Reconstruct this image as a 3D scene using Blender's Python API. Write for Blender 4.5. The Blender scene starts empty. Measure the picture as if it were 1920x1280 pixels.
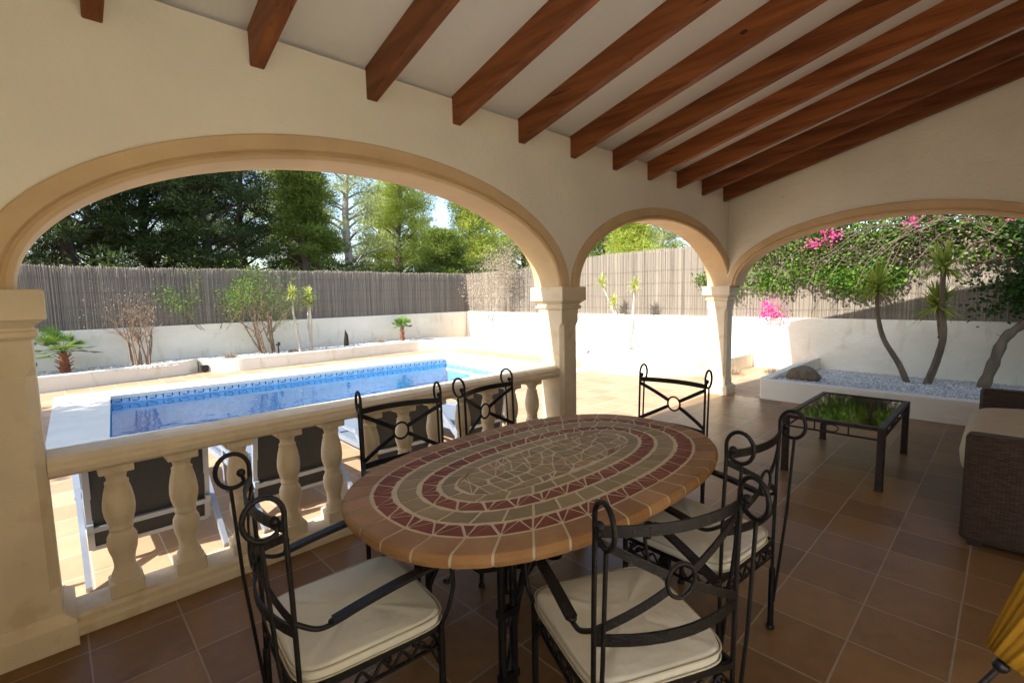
import bpy, math, random
import numpy as np
from math import sin, cos, pi, radians, sqrt, hypot
from mathutils import Vector, Matrix
random.seed(7); RNG = np.random.default_rng(11)
C = bpy.context.scene.collection

# ------------------------------------------------------------------ helpers
def tag(o, label=None, cat=None, group=None, kind=None):
    if label: o['label'] = label
    if cat: o['category'] = cat
    if group: o['group'] = group
    if kind: o['kind'] = kind
    return o
def empty(name, loc=(0, 0, 0), rz=0, **k):
    o = bpy.data.objects.new(name, None); C.objects.link(o)
    o.location = loc; o.rotation_euler = (0, 0, rz); o.empty_display_size = .1
    return tag(o, **k)
def copy_tree(o, parent=None):
    c = o.copy(); C.objects.link(c); c.parent = parent
    for ch in list(o.children): copy_tree(ch, c)
    return c

class MB:
    """collects faces, then links them as ONE mesh object"""
    def __init__(s): s.v = []; s.f = []; s.m = []; s.sm = []; s.cur = 0
    def add(s, vs, fs, smooth=False):
        b = len(s.v); s.v.extend([tuple(p) for p in vs])
        for f in fs: s.f.append([b + i for i in f]); s.m.append(s.cur); s.sm.append(smooth)
    def box(s, x0, x1, y0, y1, z0, z1, M=None, bev=0):
        if bev:
            b = min(bev, (x1-x0)*.49, (y1-y0)*.49, (z1-z0)*.49)
            P = []
            def ring(z, i):
                a0, a1, c0, c1 = x0+i, x1-i, y0+i, y1-i
                return [(a0, c0+b, z), (a0+b, c0, z), (a1-b, c0, z), (a1, c0+b, z), (a1, c1-b, z), (a1-b, c1, z), (a0+b, c1, z), (a0, c1-b, z)]
            P += ring(z0, b*.7) + ring(z0+b, 0) + ring(z1-b, 0) + ring(z1, b*.7)
            F = [list(range(7, -1, -1)), list(range(24, 32))]
            for k in range(3):
                for i in range(8): F.append([k*8+i, k*8+(i+1) % 8, k*8+8+(i+1) % 8, k*8+8+i])
        else:
            P = [(x0, y0, z0), (x1, y0, z0), (x1, y1, z0), (x0, y1, z0), (x0, y0, z1), (x1, y0, z1), (x1, y1, z1), (x0, y1, z1)]
            F = [(3, 2, 1, 0), (4, 5, 6, 7), (0, 1, 5, 4), (1, 2, 6, 5), (2, 3, 7, 6), (3, 0, 4, 7)]
        if M is not None: P = [M @ Vector(p) for p in P]
        s.add(P, F); return s
    def bar(s, a, b, w, h, up=(0, 0, 1), bev=0):
        a, b = Vector(a), Vector(b); d = b-a; L = d.length; x = d/L
        u = Vector(up); y = u.cross(x)
        if y.length < 1e-4: y = Vector((0, 1, 0)).cross(x)
        y.normalize(); z = x.cross(y)
        M = Matrix(((x.x, y.x, z.x, a.x), (x.y, y.y, z.y, a.y), (x.z, y.z, z.z, a.z), (0, 0, 0, 1)))
        return s.box(0, L, -w/2, w/2, -h/2, h/2, M, bev)
    def tube(s, pts, r, n=8, cap=True):
        pts = [Vector(p) for p in pts]; N = len(pts)
        rs = r if hasattr(r, '__len__') else [r]*N
        T = []
        for i in range(N):
            t = (pts[min(i+1, N-1)] - pts[max(i-1, 0)]); T.append(t.normalized() if t.length > 0 else Vector((0, 0, 1)))
        u = T[0].orthogonal().normalized(); V = []
        for i in range(N):
            u = (u - T[i]*u.dot(T[i]))
            u = u.normalized() if u.length > 1e-6 else T[i].orthogonal().normalized()
            w = T[i].cross(u)
            for k in range(n):
                a = 2*pi*k/n; V.append(pts[i] + (u*cos(a) + w*sin(a))*rs[i])
        F = [(i*n+k, i*n+(k+1) % n, (i+1)*n+(k+1) % n, (i+1)*n+k) for i in range(N-1) for k in range(n)]
        s.add(V, F, True)
        if cap: s.add(V[:n], [list(range(n-1, -1, -1))]); s.add(V[-n:], [list(range(n))])
        return s
    def lathe(s, prof, n=20, c=(0, 0, 0), M=None):
        V = [(c[0]+r*cos(2*pi*k/n), c[1]+r*sin(2*pi*k/n), c[2]+z) for r, z in prof for k in range(n)]
        if M is not None: V = [M @ Vector(p) for p in V]
        F = [(i*n+k, i*n+(k+1) % n, (i+1)*n+(k+1) % n, (i+1)*n+k) for i in range(len(prof)-1) for k in range(n)]
        s.add(V, F, True); return s
    def ball(s, c, r, n=12, sc=(1, 1, 1)):
        m = n//2
        V = [(c[0]+r*sc[0]*sin(pi*i/m)*cos(2*pi*k/n), c[1]+r*sc[1]*sin(pi*i/m)*sin(2*pi*k/n), c[2]+r*sc[2]*cos(pi*i/m)) for i in range(m+1) for k in range(n)]
        F = [(i*n+k, (i+1)*n+k, (i+1)*n+(k+1) % n, i*n+(k+1) % n) for i in range(m) for k in range(n)]
        s.add(V, F, True); return s
    def poly(s, pts, z): s.add([(p[0], p[1], z) for p in pts], [list(range(len(pts)))]); return s
    def wallpath(s, pts, z0, z1, t):
        """wall of thickness t to the left of a plan path"""
        n = len(pts); N = []
        for i in range(n):
            a = Vector(pts[max(i-1, 0)]); b = Vector(pts[min(i+1, n-1)]); d = (b-a).normalized(); N.append(Vector((-d.y, d.x)))
        V = []
        for p, q in zip(pts, N):
            o = (p[0]+q.x*t, p[1]+q.y*t)
            V += [(p[0], p[1], z0), (p[0], p[1], z1-.012), (p[0]+q.x*.012, p[1]+q.y*.012, z1), (o[0]-q.x*.012, o[1]-q.y*.012, z1), (o[0], o[1], z1-.012), (o[0], o[1], z0)]
        F = [(i*6+k, (i+1)*6+k, (i+1)*6+k+1, i*6+k+1) for i in range(n-1) for k in range(5)]
        F += [[0, 1, 2, 3, 4, 5], [(n-1)*6+k for k in (5, 4, 3, 2, 1, 0)]]
        s.add(V, F); return s
    def build(s, name, mat, parent=None, loc=None):
        me = bpy.data.meshes.new(name); me.from_pydata(s.v, [], s.f)
        for m in (mat if isinstance(mat, (list, tuple)) else [mat]): me.materials.append(m)
        me.polygons.foreach_set('material_index', s.m); me.polygons.foreach_set('use_smooth', s.sm)
        me.update()
        o = bpy.data.objects.new(name, me); C.objects.link(o); o.parent = parent
        if loc: o.location = loc
        return o
def quads(name, V, mat, parent=None, mats=None, idx=None):
    """fast mesh from an (n,4,3) array"""
    V = np.asarray(V, np.float32); n = len(V)
    me = bpy.data.meshes.new(name); me.vertices.add(n*4); me.vertices.foreach_set('co', V.reshape(-1))
    me.loops.add(n*4); me.loops.foreach_set('vertex_index', np.arange(n*4, dtype=np.int32))
    me.polygons.add(n); me.polygons.foreach_set('loop_start', np.arange(0, n*4, 4, dtype=np.int32))
    me.polygons.foreach_set('loop_total', np.full(n, 4, np.int32))
    for m in (mats or [mat]): me.materials.append(m)
    if idx is not None: me.polygons.foreach_set('material_index', np.asarray(idx, np.int32))
    me.update(calc_edges=True); me.validate()
    o = bpy.data.objects.new(name, me); C.objects.link(o); o.parent = parent
    return o
def blades(P, D, L, W, bend=.0):
    """leaf quads: root P, direction D (n,3), length L, width W"""
    P = np.asarray(P, float); D = np.asarray(D, float); n = len(P)
    D = D/np.linalg.norm(D, axis=1, keepdims=True).clip(1e-6)
    R = RNG.normal(size=(n, 3)); S = np.cross(D, R); S /= np.linalg.norm(S, axis=1, keepdims=True).clip(1e-6)
    L = np.broadcast_to(np.asarray(L, float).reshape(-1, 1), (n, 1)); W = np.broadcast_to(np.asarray(W, float).reshape(-1, 1), (n, 1))
    m = P + D*L*.45
    return np.stack([P, m + S*W*.5, P + D*L, m - S*W*.5], 1)
def inball(n): 
    v = RNG.normal(size=(n, 3)); v /= np.linalg.norm(v, axis=1, keepdims=True)
    return v*RNG.random((n, 1))**(1/2.2)

# ------------------------------------------------------------------ materials
def mat(name, col, rough=.7, spec=.3, metal=0.0, var=.12, scale=3.0, bump=0.0, bscale=60.0, col2=None, detail=4.0, stretch=None, island=False, coat=0):
    m = bpy.data.materials.new(name); m.use_nodes = True; nt = m.node_tree; N = nt.nodes; L = nt.links
    b = N['Principled BSDF']; b.inputs['Roughness'].default_value = rough; b.inputs['Metallic'].default_value = metal
    b.inputs['Specular IOR Level'].default_value = spec; b.inputs['Coat Weight'].default_value = coat
    tc = N.new('ShaderNodeTexCoord'); src = tc.outputs['Object']
    if stretch:
        mp = N.new('ShaderNodeMapping'); mp.inputs['Scale'].default_value = stretch; L.new(src, mp.inputs['Vector']); src = mp.outputs['Vector']
    nz = N.new('ShaderNodeTexNoise'); nz.inputs['Scale'].default_value = scale; nz.inputs['Detail'].default_value = detail; L.new(src, nz.inputs['Vector'])
    mx = N.new('ShaderNodeMix'); mx.data_type = 'RGBA'
    c2 = col2 or tuple(min(1, c*(1+var)) for c in col); c1 = col if col2 else tuple(c*(1-var) for c in col)
    mx.inputs[6].default_value = (*c1, 1); mx.inputs[7].default_value = (*c2, 1)
    cr = N.new('ShaderNodeMapRange'); cr.inputs[1].default_value = .3; cr.inputs[2].default_value = .7
    L.new(nz.outputs['Fac'], cr.inputs[0])
    if island:
        g = N.new('ShaderNodeNewGeometry'); ad = N.new('ShaderNodeMath'); ad.operation = 'MULTIPLY_ADD'
        L.new(g.outputs['Random Per Island'], ad.inputs[0]); ad.inputs[1].default_value = .7
        sc = N.new('ShaderNodeMath'); sc.operation = 'MULTIPLY'; sc.inputs[1].default_value = .4; L.new(cr.outputs[0], sc.inputs[0]); L.new(sc.outputs[0], ad.inputs[2])
        L.new(ad.outputs[0], mx.inputs[0])
    else: L.new(cr.outputs[0], mx.inputs[0])
    L.new(mx.outputs[2], b.inputs['Base Color'])
    if bump:
        n2 = N.new('ShaderNodeTexNoise'); n2.inputs['Scale'].default_value = bscale; n2.inputs['Detail'].default_value = 5; L.new(src, n2.inputs['Vector'])
        bp = N.new('ShaderNodeBump'); bp.inputs['Strength'].default_value = bump; bp.inputs['Distance'].default_value = .01
        L.new(n2.outputs['Fac'], bp.inputs['Height']); L.new(bp.outputs['Normal'], b.inputs['Normal'])
    return m
def tint(m, lo, hi):
    nt = m.node_tree; N = nt.nodes; L = nt.links; b = N['Principled BSDF']; src = b.inputs['Base Color'].links[0].from_socket
    oi = N.new('ShaderNodeObjectInfo'); mr = N.new('ShaderNodeMapRange'); mr.inputs[3].default_value = lo; mr.inputs[4].default_value = hi; L.new(oi.outputs['Random'], mr.inputs[0])
    hs = N.new('ShaderNodeHueSaturation'); L.new(mr.outputs[0], hs.inputs['Value']); L.new(src, hs.inputs['Color']); L.new(hs.outputs[0], b.inputs['Base Color'])
def cracks(m, stretch, scale, th, dark, wd=.14):
    nt = m.node_tree; N = nt.nodes; L = nt.links; b = N['Principled BSDF']; src = b.inputs['Base Color'].links[0].from_socket
    tc = N.new('ShaderNodeTexCoord'); mp = N.new('ShaderNodeMapping'); mp.inputs['Scale'].default_value = stretch; L.new(tc.outputs['Object'], mp.inputs['Vector'])
    v = N.new('ShaderNodeTexNoise'); v.inputs['Scale'].default_value = scale; v.inputs['Detail'].default_value = 3; L.new(mp.outputs[0], v.inputs['Vector'])
    mr = N.new('ShaderNodeMapRange'); mr.inputs[1].default_value = th; mr.inputs[2].default_value = th+wd; L.new(v.outputs['Fac'], mr.inputs[0])
    mx = N.new('ShaderNodeMix'); mx.data_type = 'RGBA'; mx.blend_type = 'MULTIPLY'; L.new(mr.outputs[0], mx.inputs[0]); L.new(src, mx.inputs[6]); mx.inputs[7].default_value = (*dark, 1); L.new(mx.outputs[2], b.inputs['Base Color'])
def relief(m, scale, dist):
    nt = m.node_tree; N = nt.nodes; L = nt.links; b = N['Principled BSDF']
    tc = N.new('ShaderNodeTexCoord'); v = N.new('ShaderNodeTexNoise'); v.inputs['Scale'].default_value = scale; v.inputs['Detail'].default_value = 3; L.new(tc.outputs['Object'], v.inputs['Vector'])
    bp = N.new('ShaderNodeBump'); bp.inputs['Strength'].default_value = 1; bp.inputs['Distance'].default_value = dist; L.new(v.outputs['Fac'], bp.inputs['Height'])
    if b.inputs['Normal'].links: L.new(b.inputs['Normal'].links[0].from_socket, bp.inputs['Normal'])
    L.new(bp.outputs['Normal'], b.inputs['Normal'])
def leafmat(name, c1, c2, trans=.35, rough=.5):
    m = bpy.data.materials.new(name); m.use_nodes = True; nt = m.node_tree; N = nt.nodes; L = nt.links
    b = N['Principled BSDF']; b.inputs['Roughness'].default_value = rough; b.inputs['Specular IOR Level'].default_value = .25
    g = N.new('ShaderNodeNewGeometry'); mx = N.new('ShaderNodeMix'); mx.data_type = 'RGBA'
    mx.inputs[6].default_value = (*c1, 1); mx.inputs[7].default_value = (*c2, 1); L.new(g.outputs['Random Per Island'], mx.inputs[0])
    L.new(mx.outputs[2], b.inputs['Base Color'])
    t = N.new('ShaderNodeBsdfTranslucent'); hs = N.new('ShaderNodeHueSaturation'); hs.inputs['Value'].default_value = 1.5; hs.inputs['Hue'].default_value = .485
    L.new(mx.outputs[2], hs.inputs['Color']); L.new(hs.outputs[0], t.inputs['Color'])
    ms = N.new('ShaderNodeMixShader'); ms.inputs[0].default_value = trans
    L.new(b.outputs[0], ms.inputs[1]); L.new(t.outputs[0], ms.inputs[2]); L.new(ms.outputs[0], N['Material Output'].inputs['Surface'])
    return m
def tilemat(name, c1, c2, grout, tx, ty, ox, oy, gw=.012, mot=(.5, .5), offset=0.0, rough=.35, bumpd=.002):
    """square tiles by world position, grout, per-tile tint, blotches"""
    m = bpy.data.materials.new(name); m.use_nodes = True; nt = m.node_tree; N = nt.nodes; L = nt.links
    b = N['Principled BSDF']; b.inputs['Specular IOR Level'].default_value = .27
    tc = N.new('ShaderNodeTexCoord'); mp = N.new('ShaderNodeMapping'); mp.vector_type = 'POINT'
    mp.inputs['Location'].default_value = (-ox/tx, -oy/ty, 0); mp.inputs['Scale'].default_value = (1/tx, 1/ty, 1)
    L.new(tc.outputs['Object'], mp.inputs['Vector'])
    br = N.new('ShaderNodeTexBrick'); br.offset = offset; br.offset_frequency = 2; br.squash = 1
    br.inputs['Scale'].default_value = 1; br.inputs['Brick Width'].default_value = 1; br.inputs['Row Height'].default_value = 1
    br.inputs['Mortar Size'].default_value = gw; br.inputs['Mortar Smooth'].default_value = .3; br.inputs['Bias'].default_value = 0
    br.inputs['Color1'].default_value = (0, 0, 0, 1); br.inputs['Color2'].default_value = (1, 1, 1, 1); br.inputs['Mortar'].default_value = (.5, .5, .5, 1)
    L.new(mp.outputs['Vector'], br.inputs['Vector'])
    nz = N.new('ShaderNodeTexNoise'); nz.inputs['Scale'].default_value = 2.3; nz.inputs['Detail'].default_value = 6; L.new(tc.outputs['Object'], nz.inputs['Vector'])
    nf = N.new('ShaderNodeTexNoise'); nf.inputs['Scale'].default_value = 14; nf.inputs['Detail'].default_value = 6; L.new(tc.outputs['Object'], nf.inputs['Vector'])
    a = N.new('ShaderNodeMath'); a.operation = 'MULTIPLY'; a.inputs[1].default_value = .45; L.new(br.outputs['Color'], a.inputs[0])
    a2 = N.new('ShaderNodeMath'); a2.operation = 'MULTIPLY_ADD'; a2.inputs[1].default_value = .5; L.new(nz.outputs['Fac'], a2.inputs[0]); L.new(a.outputs[0], a2.inputs[2])
    a3 = N.new('ShaderNodeMath'); a3.operation = 'MULTIPLY_ADD'; a3.inputs[1].default_value = .45; L.new(nf.outputs['Fac'], a3.inputs[0]); L.new(a2.outputs[0], a3.inputs[2])
    mr = N.new('ShaderNodeMapRange'); mr.inputs[1].default_value = .35; mr.inputs[2].default_value = 1.1; L.new(a3.outputs[0], mr.inputs[0])
    mx = N.new('ShaderNodeMix'); mx.data_type = 'RGBA'; mx.inputs[6].default_value = (*c1, 1); mx.inputs[7].default_value = (*c2, 1); L.new(mr.outputs[0], mx.inputs[0])
    m2 = N.new('ShaderNodeMix'); m2.data_type = 'RGBA'; L.new(mx.outputs[2], m2.inputs[6]); m2.inputs[7].default_value = (*grout, 1); L.new(br.outputs['Fac'], m2.inputs[0])
    L.new(m2.outputs[2], b.inputs['Base Color'])
    rr = N.new('ShaderNodeMapRange'); rr.inputs[3].default_value = rough-.08; rr.inputs[4].default_value = rough+.2; L.new(nf.outputs['Fac'], rr.inputs[0]); L.new(rr.outputs[0], b.inputs['Roughness'])
    iv = N.new('ShaderNodeMath'); iv.operation = 'MULTIPLY_ADD'; iv.inputs[1].default_value = -1; L.new(br.outputs['Fac'], iv.inputs[0])
    sm = N.new('ShaderNodeMath'); sm.operation = 'MULTIPLY'; sm.inputs[1].default_value = .35; L.new(nz.outputs['Fac'], sm.inputs[0]); L.new(sm.outputs[0], iv.inputs[2])
    bp = N.new('ShaderNodeBump'); bp.inputs['Strength'].default_value = .6; bp.inputs['Distance'].default_value = bumpd
    L.new(iv.outputs[0], bp.inputs['Height']); L.new(bp.outputs['Normal'], b.inputs['Normal'])
    return m

M_CREAM = mat('cream_plaster', (.81, .765, .635), .85, .15, var=.06, scale=1.4, bump=.45, bscale=45)
M_CEIL = mat('white_ceiling_plaster', (.76, .76, .73), .9, .1, var=.04, scale=1.0, bump=.2, bscale=40)
M_STONE = mat('sandstone', (.64, .46, .26), .75, .2, var=.10, scale=2.5, bump=.2, bscale=90)
M_STONE2 = mat('pale_cast_stone', (.68, .57, .40), .7, .2, var=.08, scale=4, bump=.2, bscale=120)
M_BEAM = mat('stained_timber', (.13, .037, .011), .5, .25, col2=(.31, .108, .032), scale=2.2, stretch=(7, .5, 7), bump=.25, bscale=12)
M_KNOT = mat('timber_knot', (.05, .018, .008), .6)
M_FLOOR = tilemat('terracotta_tiles', (.13, .066, .024), (.30, .165, .066), (.29, .225, .155), .357, .3455, 0.0, .09, gw=.013, rough=.3)
M_DECK = tilemat('pool_deck_tiles', (.39, .24, .14), (.54, .37, .23), (.60, .52, .41), .36, .36, 0.05, .1, gw=.012, rough=.6)
M_WALLW = mat('white_garden_render', (.72, .67, .55), .9, .1, col2=(.80, .755, .64), scale=1.1, stretch=(1, 1, 2.5), detail=8, bump=.5, bscale=26)
M_COPE = mat('cream_pool_coping', (.74, .69, .58), .8, .15, var=.05, scale=3, bump=.25, bscale=70)
M_IRON = mat('black_wrought_iron', (.008, .0065, .006), .48, .35, metal=.15, var=.3, scale=30, bump=.35, bscale=120)
M_BRONZE = mat('dark_bronze_iron', (.035, .022, .016), .5, .5, metal=.4, var=.3, scale=20, bump=.3, bscale=80)
M_CUSH = mat('ivory_canvas', (.66, .625, .515), .92, .1, var=.05, scale=5, bump=.6, bscale=13)
M_PIPE = mat('ivory_piping', (.50, .45, .33), .9, .1)
M_SOFAC = mat('beige_canvas', (.50, .43, .32), .95, .1, var=.05, scale=6, bump=.5, bscale=7)
M_ALU = mat('brushed_aluminium', (.30, .34, .40), .4, .5, metal=.4, var=.05, scale=10)
M_MESH = mat('charcoal_sling_mesh', (.035, .038, .042), .7, .3, var=.3, scale=220, detail=1, bump=.5, bscale=300)
M_SLING = mat('grey_sling_fabric', (.16, .19, .23), .8, .2, var=.2, scale=150, detail=1)
M_BLACK = mat('black_plastic', (.012, .012, .013), .4, .5)
M_BARK = mat('grey_bark', (.16, .125, .09), .95, .1, var=.35, scale=9, stretch=(1, 1, .25), bump=.9, bscale=14)
M_DBARK = mat('dark_bark', (.055, .042, .032), .95, .1, var=.35, scale=9, stretch=(1, 1, .25), bump=.9, bscale=14)
M_PBARK = mat('pale_bark', (.42, .38, .32), .95, .1, var=.25, scale=9, stretch=(1, 1, .25), bump=.8, bscale=14)
M_TWIG = mat('dry_twigs', (.24, .17, .12), .95, .1, var=.3, scale=15)
M_DRY = leafmat('dry_leaves', (.27, .21, .14), (.42, .35, .26), .2, .8)
M_DRYB = leafmat('withered_vine_leaves', (.13, .10, .07), (.30, .25, .19), .2, .8)
M_PINE_D = leafmat('dark_pine_needles', (.02, .038, .012), (.075, .105, .025), .3)  # shade on the left-hand pines is put into this dark green
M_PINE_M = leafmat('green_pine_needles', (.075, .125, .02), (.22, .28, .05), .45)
M_PINE_L = leafmat('bright_pine_needles', (.22, .29, .045), (.45, .50, .10), .5)  # sunlight on the right-hand pines is put into this bright green
M_PINE_G = leafmat('grey_pine_needles', (.17, .22, .07), (.36, .40, .16), .5)
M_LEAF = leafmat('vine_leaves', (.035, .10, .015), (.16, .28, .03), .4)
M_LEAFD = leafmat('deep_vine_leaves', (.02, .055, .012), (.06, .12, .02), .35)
M_YUC = leafmat('yucca_blades', (.15, .24, .035), (.42, .43, .07), .35)
M_YUCP = leafmat('pale_yucca_blades', (.28, .34, .07), (.55, .56, .18), .3)
M_PALM = leafmat('fan_palm_leaves', (.05, .13, .02), (.17, .27, .04), .3)
M_PINK = leafmat('magenta_bracts', (.60, .03, .22), (.85, .10, .40), .3)
M_EARTH = mat('dry_earth', (.20, .14, .08), .95, .1, var=.25, scale=.8, bump=.6, bscale=8)
M_ROCK = mat('brown_boulder', (.17, .13, .085), .9, .2, var=.3, scale=9, bump=.8, bscale=12)
M_PEB = mat('white_marble_chips', (.15, .145, .135), .8, .2, col2=(.78, .77, .73), scale=8, island=True)
M_GRAVB = mat('pebble_bed', (.42, .40, .37), .9, .1, var=.25, scale=60, bump=.8, bscale=60)
M_REED = mat('brushwood', (.17, .143, .115), .95, .1, col2=(.37, .32, .26), scale=1, stretch=(55, 55, 1.2), detail=6, island=True)
M_WIRE = mat('rusty_wire', (.14, .12, .10), .8)
M_CLAY = mat('terracotta_stump', (.22, .08, .04), .85, .2, var=.2, scale=12)
M_YEL = mat('mustard_canvas', (.36, .185, .016), .85, .15, var=.12, scale=5, bump=.4, bscale=20)
M_STEEL = mat('polished_steel', (.6, .6, .6), .25, .5, metal=1)

tint(M_BEAM, .75, 1.25); cracks(M_BEAM, (14, .6, 14), 3.0, .66, (.35, .3, .3), .05)
relief(M_CREAM, 5, .014); relief(M_CEIL, 4, .012); relief(M_WALLW, 3, .03); relief(M_CUSH, 6, .012); relief(M_SOFAC, 5, .03); relief(M_STONE2, 28, .004)
cracks(M_WALLW, (1, 1, .35), 5.0, .58, (.88, .85, .79)); cracks(M_STONE2, (1, 1, 1), 7.0, .56, (.88, .84, .78)); cracks(M_COPE, (1, 1, 1), 4.0, .62, (.86, .84, .78))
cracks(M_FLOOR, (1, 1, 1), 3.1, .62, (.72, .70, .68)); cracks(M_DECK, (1, 1, 1), 2.1, .62, (.82, .80, .78))
def wicker():
    m = bpy.data.materials.new('dark_wicker'); m.use_nodes = True; nt = m.node_tree; N = nt.nodes; L = nt.links; b = N['Principled BSDF']; b.inputs['Roughness'].default_value = .5
    tc = N.new('ShaderNodeTexCoord'); sp = N.new('ShaderNodeSeparateXYZ'); L.new(tc.outputs['Object'], sp.inputs[0])
    ad = N.new('ShaderNodeMath'); L.new(sp.outputs[0], ad.inputs[0]); L.new(sp.outputs[1], ad.inputs[1])
    cb = N.new('ShaderNodeCombineXYZ'); L.new(ad.outputs[0], cb.inputs[0]); L.new(sp.outputs[2], cb.inputs[1])
    br = N.new('ShaderNodeTexBrick'); br.offset = .5; br.inputs['Scale'].default_value = 1; br.inputs['Brick Width'].default_value = .036; br.inputs['Row Height'].default_value = .009
    br.inputs['Mortar Size'].default_value = .0016; br.inputs['Mortar Smooth'].default_value = 1; br.inputs['Color1'].default_value = (.028, .013, .007, 1); br.inputs['Color2'].default_value = (.075, .038, .02, 1); br.inputs['Mortar'].default_value = (.008, .004, .002, 1)
    L.new(cb.outputs[0], br.inputs['Vector']); L.new(br.outputs['Color'], b.inputs['Base Color'])
    bp = N.new('ShaderNodeBump'); bp.invert = True; bp.inputs['Distance'].default_value = .004; L.new(br.outputs['Fac'], bp.inputs['Height']); L.new(bp.outputs['Normal'], b.inputs['Normal'])
    return m
M_WICK = wicker()
def poolmat():
    m = bpy.data.materials.new('blue_glass_mosaic'); m.use_nodes = True; nt = m.node_tree; N = nt.nodes; L = nt.links; b = N['Principled BSDF']
    b.inputs['Roughness'].default_value = .3
    tc = N.new('ShaderNodeTexCoord'); sc = N.new('ShaderNodeVectorMath'); sc.operation = 'SCALE'; sc.inputs[3].default_value = 22
    L.new(tc.outputs['Object'], sc.inputs[0]); fl = N.new('ShaderNodeVectorMath'); fl.operation = 'FLOOR'; L.new(sc.outputs[0], fl.inputs[0])
    wn = N.new('ShaderNodeTexWhiteNoise'); L.new(fl.outputs[0], wn.inputs['Vector'])
    mx = N.new('ShaderNodeMix'); mx.data_type = 'RGBA'; mx.inputs[6].default_value = (.12, .46, .70, 1); mx.inputs[7].default_value = (.24, .62, .86, 1)
    L.new(wn.outputs['Value'], mx.inputs[0]); L.new(mx.outputs[2], b.inputs['Base Color']); return m
M_POOL = poolmat()
M_NAVY = mat('navy_border_tiles', (.012, .03, .10), .3, .5)
M_PALEB = mat('pale_border_tiles', (.42, .60, .78), .3, .5, var=.1, scale=20)
def watermat():
    m = bpy.data.materials.new('pool_water'); m.use_nodes = True; nt = m.node_tree; N = nt.nodes; L = nt.links
    N.remove(N['Principled BSDF']); tr = N.new('ShaderNodeBsdfTransparent'); tr.inputs['Color'].default_value = (.55, .86, .96, 1)
    gl = N.new('ShaderNodeBsdfGlossy'); gl.inputs['Roughness'].default_value = .03
    fr = N.new('ShaderNodeFresnel'); fr.inputs['IOR'].default_value = 1.33
    tc = N.new('ShaderNodeTexCoord'); nz = N.new('ShaderNodeTexNoise'); nz.inputs['Scale'].default_value = 3.5; nz.inputs['Detail'].default_value = 2; L.new(tc.outputs['Object'], nz.inputs['Vector'])
    bp = N.new('ShaderNodeBump'); bp.inputs['Strength'].default_value = .5; bp.inputs['Distance'].default_value = .012; L.new(nz.outputs['Fac'], bp.inputs['Height'])
    L.new(bp.outputs['Normal'], fr.inputs['Normal']); L.new(bp.outputs['Normal'], gl.inputs['Normal'])
    ml = N.new('ShaderNodeMath'); ml.operation = 'MULTIPLY'; ml.inputs[1].default_value = .5; L.new(fr.outputs[0], ml.inputs[0])
    ms = N.new('ShaderNodeMixShader'); L.new(ml.outputs[0], ms.inputs[0]); L.new(tr.outputs[0], ms.inputs[1]); L.new(gl.outputs[0], ms.inputs[2])
    L.new(ms.outputs[0], N['Material Output'].inputs['Surface']); return m
M_WATER = watermat()
def glassmat():
    m = bpy.data.materials.new('table_glass'); m.use_nodes = True; nt = m.node_tree; N = nt.nodes; L = nt.links
    N.remove(N['Principled BSDF']); tr = N.new('ShaderNodeBsdfTransparent'); tr.inputs['Color'].default_value = (.62, .72, .66, 1)
    gl = N.new('ShaderNodeBsdfGlossy'); gl.inputs['Roughness'].default_value = .045
    fr = N.new('ShaderNodeFresnel'); fr.inputs['IOR'].default_value = 1.9
    ms = N.new('ShaderNodeMixShader'); L.new(fr.outputs[0], ms.inputs[0]); L.new(tr.outputs[0], ms.inputs[1]); L.new(gl.outputs[0], ms.inputs[2])
    L.new(ms.outputs[0], N['Material Output'].inputs['Surface']); return m
M_GLASS = glassmat()
def mosaicmat(name, c1, c2): return mat(name, c1, .55, .16, col2=c2, scale=9, island=True, bump=.35, bscale=35)
M_T_OCH = mosaicmat('ochre_stone_tile', (.22, .10, .036), (.40, .22, .095))
M_T_RED = mosaicmat('oxblood_stone_tile', (.15, .028, .010), (.25, .062, .022))
M_T_TAN = mosaicmat('olive_tan_stone_tile', (.20, .14, .06), (.34, .25, .12))
M_T_GRT = mat('sandy_grout', (.60, .50, .34), .85, .15, var=.08, scale=12)

# ------------------------------------------------------------------ camera (measured from the place's own lines)
F, YAW, PITCH, ROLL, H = 897.96, .807365, .0982878, -.0190595, 1.6
cy_, sy_, cp_, sp_ = cos(YAW), sin(YAW), cos(PITCH), sin(PITCH)
fw = Vector((cy_*cp_, sy_*cp_, -sp_)); rt = Vector((sy_, -cy_, 0)); up = rt.cross(fw)
r2 = rt*cos(ROLL) + up*sin(ROLL); u2 = -rt*sin(ROLL) + up*cos(ROLL)
cam = bpy.data.objects.new('camera', bpy.data.cameras.new('camera')); C.objects.link(cam)
cam.matrix_world = Matrix(((r2.x, u2.x, -fw.x, 0), (r2.y, u2.y, -fw.y, 0), (r2.z, u2.z, -fw.z, H), (0, 0, 0, 1)))
cam.data.sensor_width = 36; cam.data.lens = F/1920*36; cam.data.clip_end = 2000; cam.data.clip_start = .05
bpy.context.scene.camera = cam

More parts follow.
